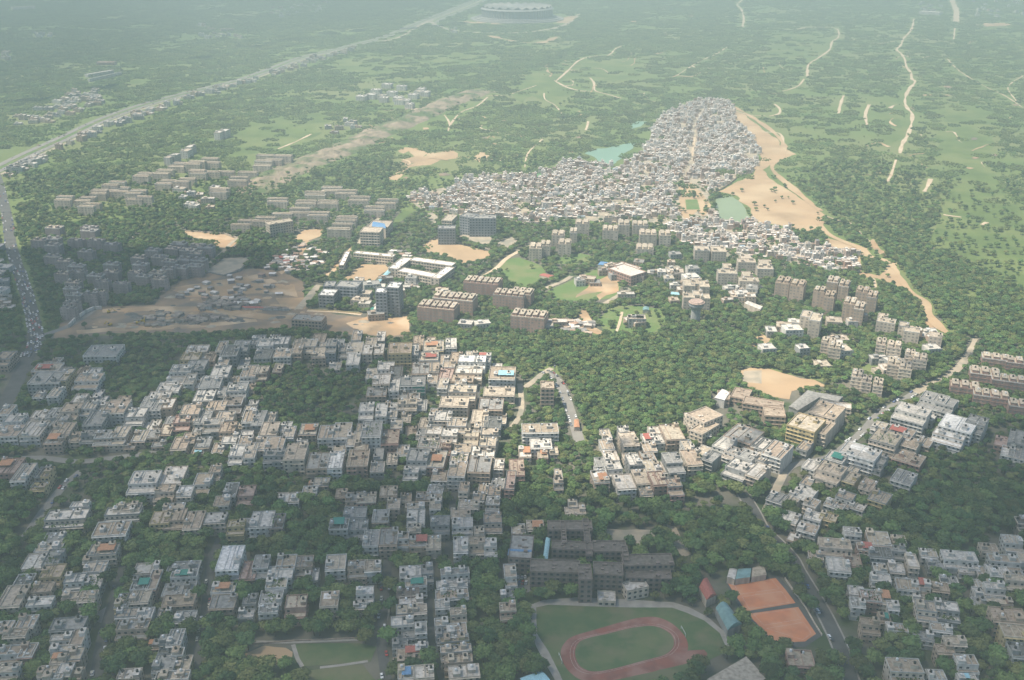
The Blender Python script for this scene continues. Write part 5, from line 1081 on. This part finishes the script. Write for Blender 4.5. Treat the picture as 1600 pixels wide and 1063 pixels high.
PROTO = [tree_proto(100+i, *p) for i, p in enumerate([(4.4,6.5,8),(3.6,6.0,7),(5.2,7.2,9),(3.2,5.2,6),(4.0,8.2,8),(4.8,6.0,8)])]
def bush_clump(seed, m):
    rr = random.Random(seed); mb = MB()
    for k in range(52):
        a = rr.random()*6.283; d = 15*math.sqrt(rr.random()); s = rr.choice((.8,1.0,1.3,1.6,2.2))*rr.uniform(.9,1.2) ; c = (d*math.cos(a), d*math.sin(a), s*.55); rad = (s, s*rr.uniform(.8,1.2), s*.8)
        blob(mb, c, rad, rr); leaf_quads(mb, c, tuple(x*1.03 for x in rad), 14, .3, .65, rr)
    return mb.mesh('bushes', m)
BUSH = [bush_clump(300+i, M['foliage2']) for i in range(6)]

nr = np.random.RandomState(11)
def grid_pts(y0, y1, step, jit, xm=1.25):
    ys = np.arange(y0, y1, step); out = []
    for y in ys:
        hw = y * 800 / FPX * xm + 60; xs = np.arange(-hw, hw, step); out.append(np.stack([xs, np.full_like(xs, y)], 1))
    P = np.concatenate(out); return P + nr.uniform(-jit, jit, P.shape)
def keepmask(P, margin, pxp=None):
    px, py = proj(P[:,0], P[:,1], 0); dens = np.ones(len(P))
    for poly, k in NOTREE: dens = np.where(inpoly(px, py, poly) | inpoly(px, py - np.where(py < 640, 4.5, 3), poly), np.minimum(dens, k), dens)
    ok = nr.rand(len(P)) < dens
    # rasterised footprints and roads
    for (x, y, w) in ROADS:
        sel = np.abs(P[:,1]-y) < w+margin*.5; 
        if sel.any():
            i = np.nonzero(sel)[0]; ok[i[(P[i,0]-x)**2 + (P[i,1]-y)**2 < (w+margin*.5)**2]] = False
    for (x, y, hx, hy, a) in FOOT:
        R = math.hypot(hx, hy) + margin; sel = (np.abs(P[:,0]-x) < R) & (np.abs(P[:,1]-y) < R)
        if sel.any():
            i = np.nonzero(sel)[0]; dx = P[i,0]-x; dy = P[i,1]-y; c, s = math.cos(a), math.sin(a)
            u = dx*c + dy*s; v = -dx*s + dy*c; ok[i[(np.abs(u) < hx+margin) & (np.abs(v) < hy+margin)]] = False
    sx = {}
    for (x, y, a, b) in SLP: sx.setdefault((int(x//12), int(y//12)), []).append((x, y, a, b))
    for i in np.nonzero(ok & (px > 600) & (px < 1380) & (py > 140) & (py < 440))[0]:
        X, Y = P[i]; c0, c1 = int(X//12), int(Y//12)
        if any(abs(X-x) < a+1.2 and abs(Y-y) < b+1.2 for u in (-1,0,1) for v in (-1,0,1) for (x, y, a, b) in sx.get((c0+u, c1+v), ())): ok[i] = False
    return ok, px, py
YS = 1780.0
P = np.concatenate([grid_pts(405, 640, 6.0, 2.7), grid_pts(640, YS, 5.0, 2.3)]); ok, px, py = keepmask(P, 1.8)
# streets and courtyards between houses stay thinner in the colonies; the wood is closed
fade = (P[:,1] - 1080) / 620 + np.array([.3*noise.noise(Vector((x*.006, y*.006, 11))) for x, y in P]); ok &= nr.rand(len(P)) > fade
city = inpoly(px, py, pp('-500,600 0,520 250,530 520,520 640,520 700,545 780,575 830,600 905,690 1060,680 1110,640 1160,570 1300,600 1500,600 1900,640 2300,1300 -900,1300'))
nzv = np.array([noise.noise(Vector((x*.02, y*.02, 0))) for x, y in P])
ok &= ~(city & (nzv < -.22) & (nr.rand(len(P)) < .55)); ok &= ~(city & (nr.rand(len(P)) < .10))
Tm = P[ok]; tpx = px[ok]; tpy = py[ok]
inv = (tpx > -8) & (tpx < 1608) & (tpy < 1068)
order = np.argsort(-(tpy * inv)); nI = 296
ind = order[:nI]; rest = np.setdiff1d(np.arange(len(Tm)), ind)
def tree_zone(px, py):
    if px < 150: return 'in the bottom left corner'
    if px < 330: return 'near the bottom by the third house row'
    if px < 470: return 'around the bottom park\'s left side'
    if px < 620: return 'around the bottom park\'s right side'
    if px < 720: return 'beside the narrow alley at the bottom'
    if px < 850: return 'between the alley rows and sports field'
    if px < 1100: return 'along the edge of the sports field'
    if px < 1290: return 'around the clay courts and halls'
    if px < 1420: return 'beside the grey road at bottom right'
    return 'in the bottom right corner'
Z = {}
for i in ind: Z.setdefault(tree_zone(tpx[i], tpy[i]), []).append(i)
scl = nr.uniform(.78, 1.3, len(Tm)) * np.where(Tm[:,1] < 640, 1.05, .68); rot = nr.uniform(0, 6.28, len(Tm)); vid = nr.randint(0, 6, len(Tm))
vw = ['broad','slim','wide','small','tall','full']
for zn, L_ in Z.items():
    for i in L_:
        v = int(vid[i]); t = thing('tree', '%s leafy green tree %s' % (vw[v], zn), 'tree', (Tm[i,0], Tm[i,1], 0), rot[i], '%s trees %s' % (vw[v], zn))
        t.scale = (scl[i],)*3; link('trunk', PROTO[v][1], t); link('crown', PROTO[v][0], t)
def scatter(name, label, pts, scl, rot, vid, protos, cat, zoff=0):
    me = bpy.data.meshes.new(name); me.from_pydata([(p[0], p[1], 0) for p in pts], [], [])
    for nm, arr, ty in (('scl', scl, 'FLOAT'), ('rot', rot, 'FLOAT'), ('vid', vid, 'INT')):
        at = me.attributes.new(nm, ty, 'POINT'); at.data.foreach_set('value', np.ascontiguousarray(arr, dtype=np.int32 if ty == 'INT' else np.float32))
    o = link(name, me); tag(o, label, cat, None, 'stuff')
    ng = bpy.data.node_groups.new(name + '_scatter', 'GeometryNodeTree'); ng.interface.new_socket('Geometry', in_out='INPUT', socket_type='NodeSocketGeometry'); ng.interface.new_socket('Geometry', in_out='OUTPUT', socket_type='NodeSocketGeometry')
    N = ng.nodes; L = ng.links; gi = N.new('NodeGroupInput'); go = N.new('NodeGroupOutput'); jo = N.new('GeometryNodeJoinGeometry')
    def attr(nm, ty):
        a = N.new('GeometryNodeInputNamedAttribute'); a.data_type = ty; a.inputs['Name'].default_value = nm; return a.outputs['Attribute']
    cx = N.new('ShaderNodeCombineXYZ'); L.new(attr('rot', 'FLOAT'), cx.inputs[2]); sc_ = attr('scl', 'FLOAT'); vi = attr('vid', 'INT')
    for layer in protos:
        g2i = N.new('GeometryNodeGeometryToInstance')
        for ob in reversed(layer):
            oi = N.new('GeometryNodeObjectInfo'); oi.inputs['Object'].default_value = ob; oi.transform_space = 'ORIGINAL'; L.new(oi.outputs['Geometry'], g2i.inputs[0])
        ip = N.new('GeometryNodeInstanceOnPoints'); L.new(gi.outputs[0], ip.inputs['Points']); L.new(g2i.outputs[0], ip.inputs['Instance'])
        ip.inputs['Pick Instance'].default_value = True; L.new(vi, ip.inputs['Instance Index']); L.new(cx.outputs[0], ip.inputs['Rotation']); L.new(sc_, ip.inputs['Scale']); L.new(ip.outputs[0], jo.inputs[0])
    L.new(jo.outputs[0], go.inputs[0]); md = o.modifiers.new('scatter', 'NODES'); md.node_group = ng; return o
allo = list(COL.objects)
crowns = []; trunks = []
for v in range(6):
    c = next(o for o in allo if o.data == PROTO[v][0]); crowns.append(c); trunks.append(next(o for o in allo if o.data == PROTO[v][1]))
scatter('trees', 'continuous tree cover of the wood and the colony streets', Tm[rest], scl[rest], rot[rest], vid[rest], [crowns, trunks], 'trees')
# far scrub of bush clumps
P = grid_pts(1120, 6200, 22.0, 10.0, 1.2); ok, px, py = keepmask(P, 15.0)
ok &= nr.rand(len(P)) < (P[:,1] - 1080) / 500 + .1
ok &= ~((px > 1130) & (nr.rand(len(P)) < .28)); ok &= ~((px > 560) & (px < 1130) & (py > 110) & (nr.rand(len(P)) < .18))
nzv = np.array([noise.noise(Vector((x*.004, y*.004, 3))) + .5*noise.noise(Vector((x*.015, y*.015, 5))) for x, y in P])
ok &= ~((nzv < -.30) & (nr.rand(len(P)) < .75))
Q = P[ok]; bs = nr.uniform(.75, 1.25, len(Q)); br = nr.uniform(0, 6.28, len(Q)); bv = nr.randint(0, 6, len(Q))
first = []
for v in range(6):
    j = int(np.nonzero(bv == v)[0][v*37 + 5]); o = link('bushes', BUSH[v], None, (Q[j,0], Q[j,1], 0), br[j], bs[j]); first.append(o)
    tag(o, 'patch of dense green bushes in the far scrub', 'bushes', 'patches of bushes in the far scrub', 'stuff')
scatter('scrub', 'green thorn scrub spreading to the top of the view', Q, bs, br, bv, [first], 'scrub')
# loose bushes and small trees dotting the far scrub, bigger than the clumps
P = grid_pts(1500, 5200, 30, 14, 1.2); ok, px, py = keepmask(P, 6.0); ok &= nr.rand(len(P)) < .55
P = P[ok]; scatter('scrub_trees', 'small trees standing out of the far scrub', P, nr.uniform(.4,.85,len(P)), nr.uniform(0,6.28,len(P)), nr.randint(0,6,len(P)), [crowns, trunks], 'trees')

# ------------------------------------------------------------------ clouds that shade the left and the foreground
CZ = 1500.0
SH = [pp('-900,345 -200,338 0,338 120,346 260,352 330,356 392,386 440,402 462,440 470,470 500,502 560,522 600,530 618,560 600,600 612,640 628,700 640,760 700,790 760,806 900,806 1000,796 1090,776 1150,790 1230,812 1300,780 1340,748 1420,706 1500,650 1600,612 1700,590 2100,590 2400,1500 -1600,1500'),
      pp('-300,40 100,-20 420,-60 700,10 640,30 470,40 330,60 150,90 0,130 -300,160')]
WEAK = [(pp('420,400 640,440 660,540 560,540 420,500'), .35), (pp('200,640 300,625 400,640 420,690 380,720 260,715 190,690'), .15), (pp('400,560 640,560 640,760 600,780 480,760 400,700'), .62), (pp('-10,590 330,570 420,640 400,720 200,740 -10,730'), .55), (pp('1500,850 1620,850 1620,1063 1500,1063'), .9)]
Pw = [[G(x, y) for x, y in s] for s in SH]; Ww = [([G(x, y) for x, y in s], k) for s, k in WEAK]
off = sun_to * (CZ / sun_to.z); vis = MB()
cell = 24.0; tb = {}
def field(X, Y, polys, soft):
    f = np.zeros(X.shape)
    offs = [(soft*math.cos(a)*q, soft*math.sin(a)*q) for q in (.35,.7,1.0) for a in np.linspace(0, 6.28, 9)[:-1]] + [(0,0)]
    for dx, dy in offs: f += inpoly(X+dx, Y+dy, polys)
    return f / len(offs)
def cloud(name, label, poly, weak, x0, x1, y0, y1, cell, soft, depth, dens):
    xs = np.arange(x0, x1, cell); ys = np.arange(y0, y1, cell); X, Y = np.meshgrid(xs, ys)
    T = field(X, Y, poly, soft)
    for wp, k in weak: T *= 1 - (1-k) * field(X, Y, wp, soft*.8)
    T[0,:] = T[-1,:] = 0; T[:,0] = T[:,-1] = 0
    nz_ = np.array([[.75 + .5*noise.noise(Vector((x*.006, y*.006, 2))) + .25*noise.noise(Vector((x*.02, y*.02, 4))) for x in xs] for y in ys])
    T = T * np.clip(nz_, .3, 1.3) * depth
    on = T > depth*.012; mb = MB(); ids = {}
    def vid_(i, j, s):
        t_ = T[i, j] if on[i, j] else 0.0
        k = (i, j, s if t_ > 0 else 0)
        if k not in ids:
            ids[k] = len(mb.v); mb.v.append((xs[j] + off.x, ys[i] + off.y, CZ + (t_*.72 if s > 0 else -t_*.28)))
        return ids[k]
    ny, nx = T.shape
    for i in range(ny-1):
        for j in range(nx-1):
            if on[i,j] or on[i+1,j] or on[i,j+1] or on[i+1,j+1]:
                mb.f.append((vid_(i,j,1), vid_(i,j+1,1), vid_(i+1,j+1,1), vid_(i+1,j,1))); mb.m.append(0)
                mb.f.append((vid_(i,j,-1), vid_(i+1,j,-1), vid_(i+1,j+1,-1), vid_(i,j+1,-1))); mb.m.append(0)
    m = bpy.data.materials.new('cloud_vapour'); m.use_nodes = True; n = m.node_tree; n.nodes.clear()
    ov = n.nodes.new('ShaderNodeOutputMaterial'); pv = n.nodes.new('ShaderNodeVolumePrincipled'); pv.inputs['Color'].default_value = (.95,.96,.98,1); pv.inputs['Density'].default_value = dens; pv.inputs['Anisotropy'].default_value = .5
    n.links.new(pv.outputs[0], ov.inputs['Volume']); tag(mb.build(name, m), label, 'cloud', None, 'stuff')
cloud('cloud', 'low cumulus deck over the colonies shading the foreground', Pw[0], Ww, -1500, 1500, 250, 1250, 24.0, 62, 160, .0165)
cloud('cloud', 'thin far cloud shading the woods beyond the highway', Pw[1], [], -2600, 400, 2300, 6500, 90.0, 240, 160, .0042)

# ------------------------------------------------------------------ haze
bpy.ops.mesh.primitive_cube_add(size=1, location=(0, 0, 209.5)); hz = bpy.context.object; hz.name = 'haze'; hz.scale = (31000, 31000, 421)
m = bpy.data.materials.new('haze_air'); m.use_nodes = True; n = m.node_tree; n.nodes.clear()
ov = n.nodes.new('ShaderNodeOutputMaterial'); pv = n.nodes.new('ShaderNodeVolumePrincipled'); pv.inputs['Color'].default_value = (.425,.54,.575,1); pv.inputs['Density'].default_value = HAZE; pv.inputs['Anisotropy'].default_value = 0.0
n.links.new(pv.outputs[0], ov.inputs['Volume']); hz.data.materials.append(m); tag(hz, 'pale summer haze filling the air over the city', 'haze', None, 'stuff')
print('OBJECTS', len(COL.objects), 'trees', len(Tm), 'bushes', len(Q))
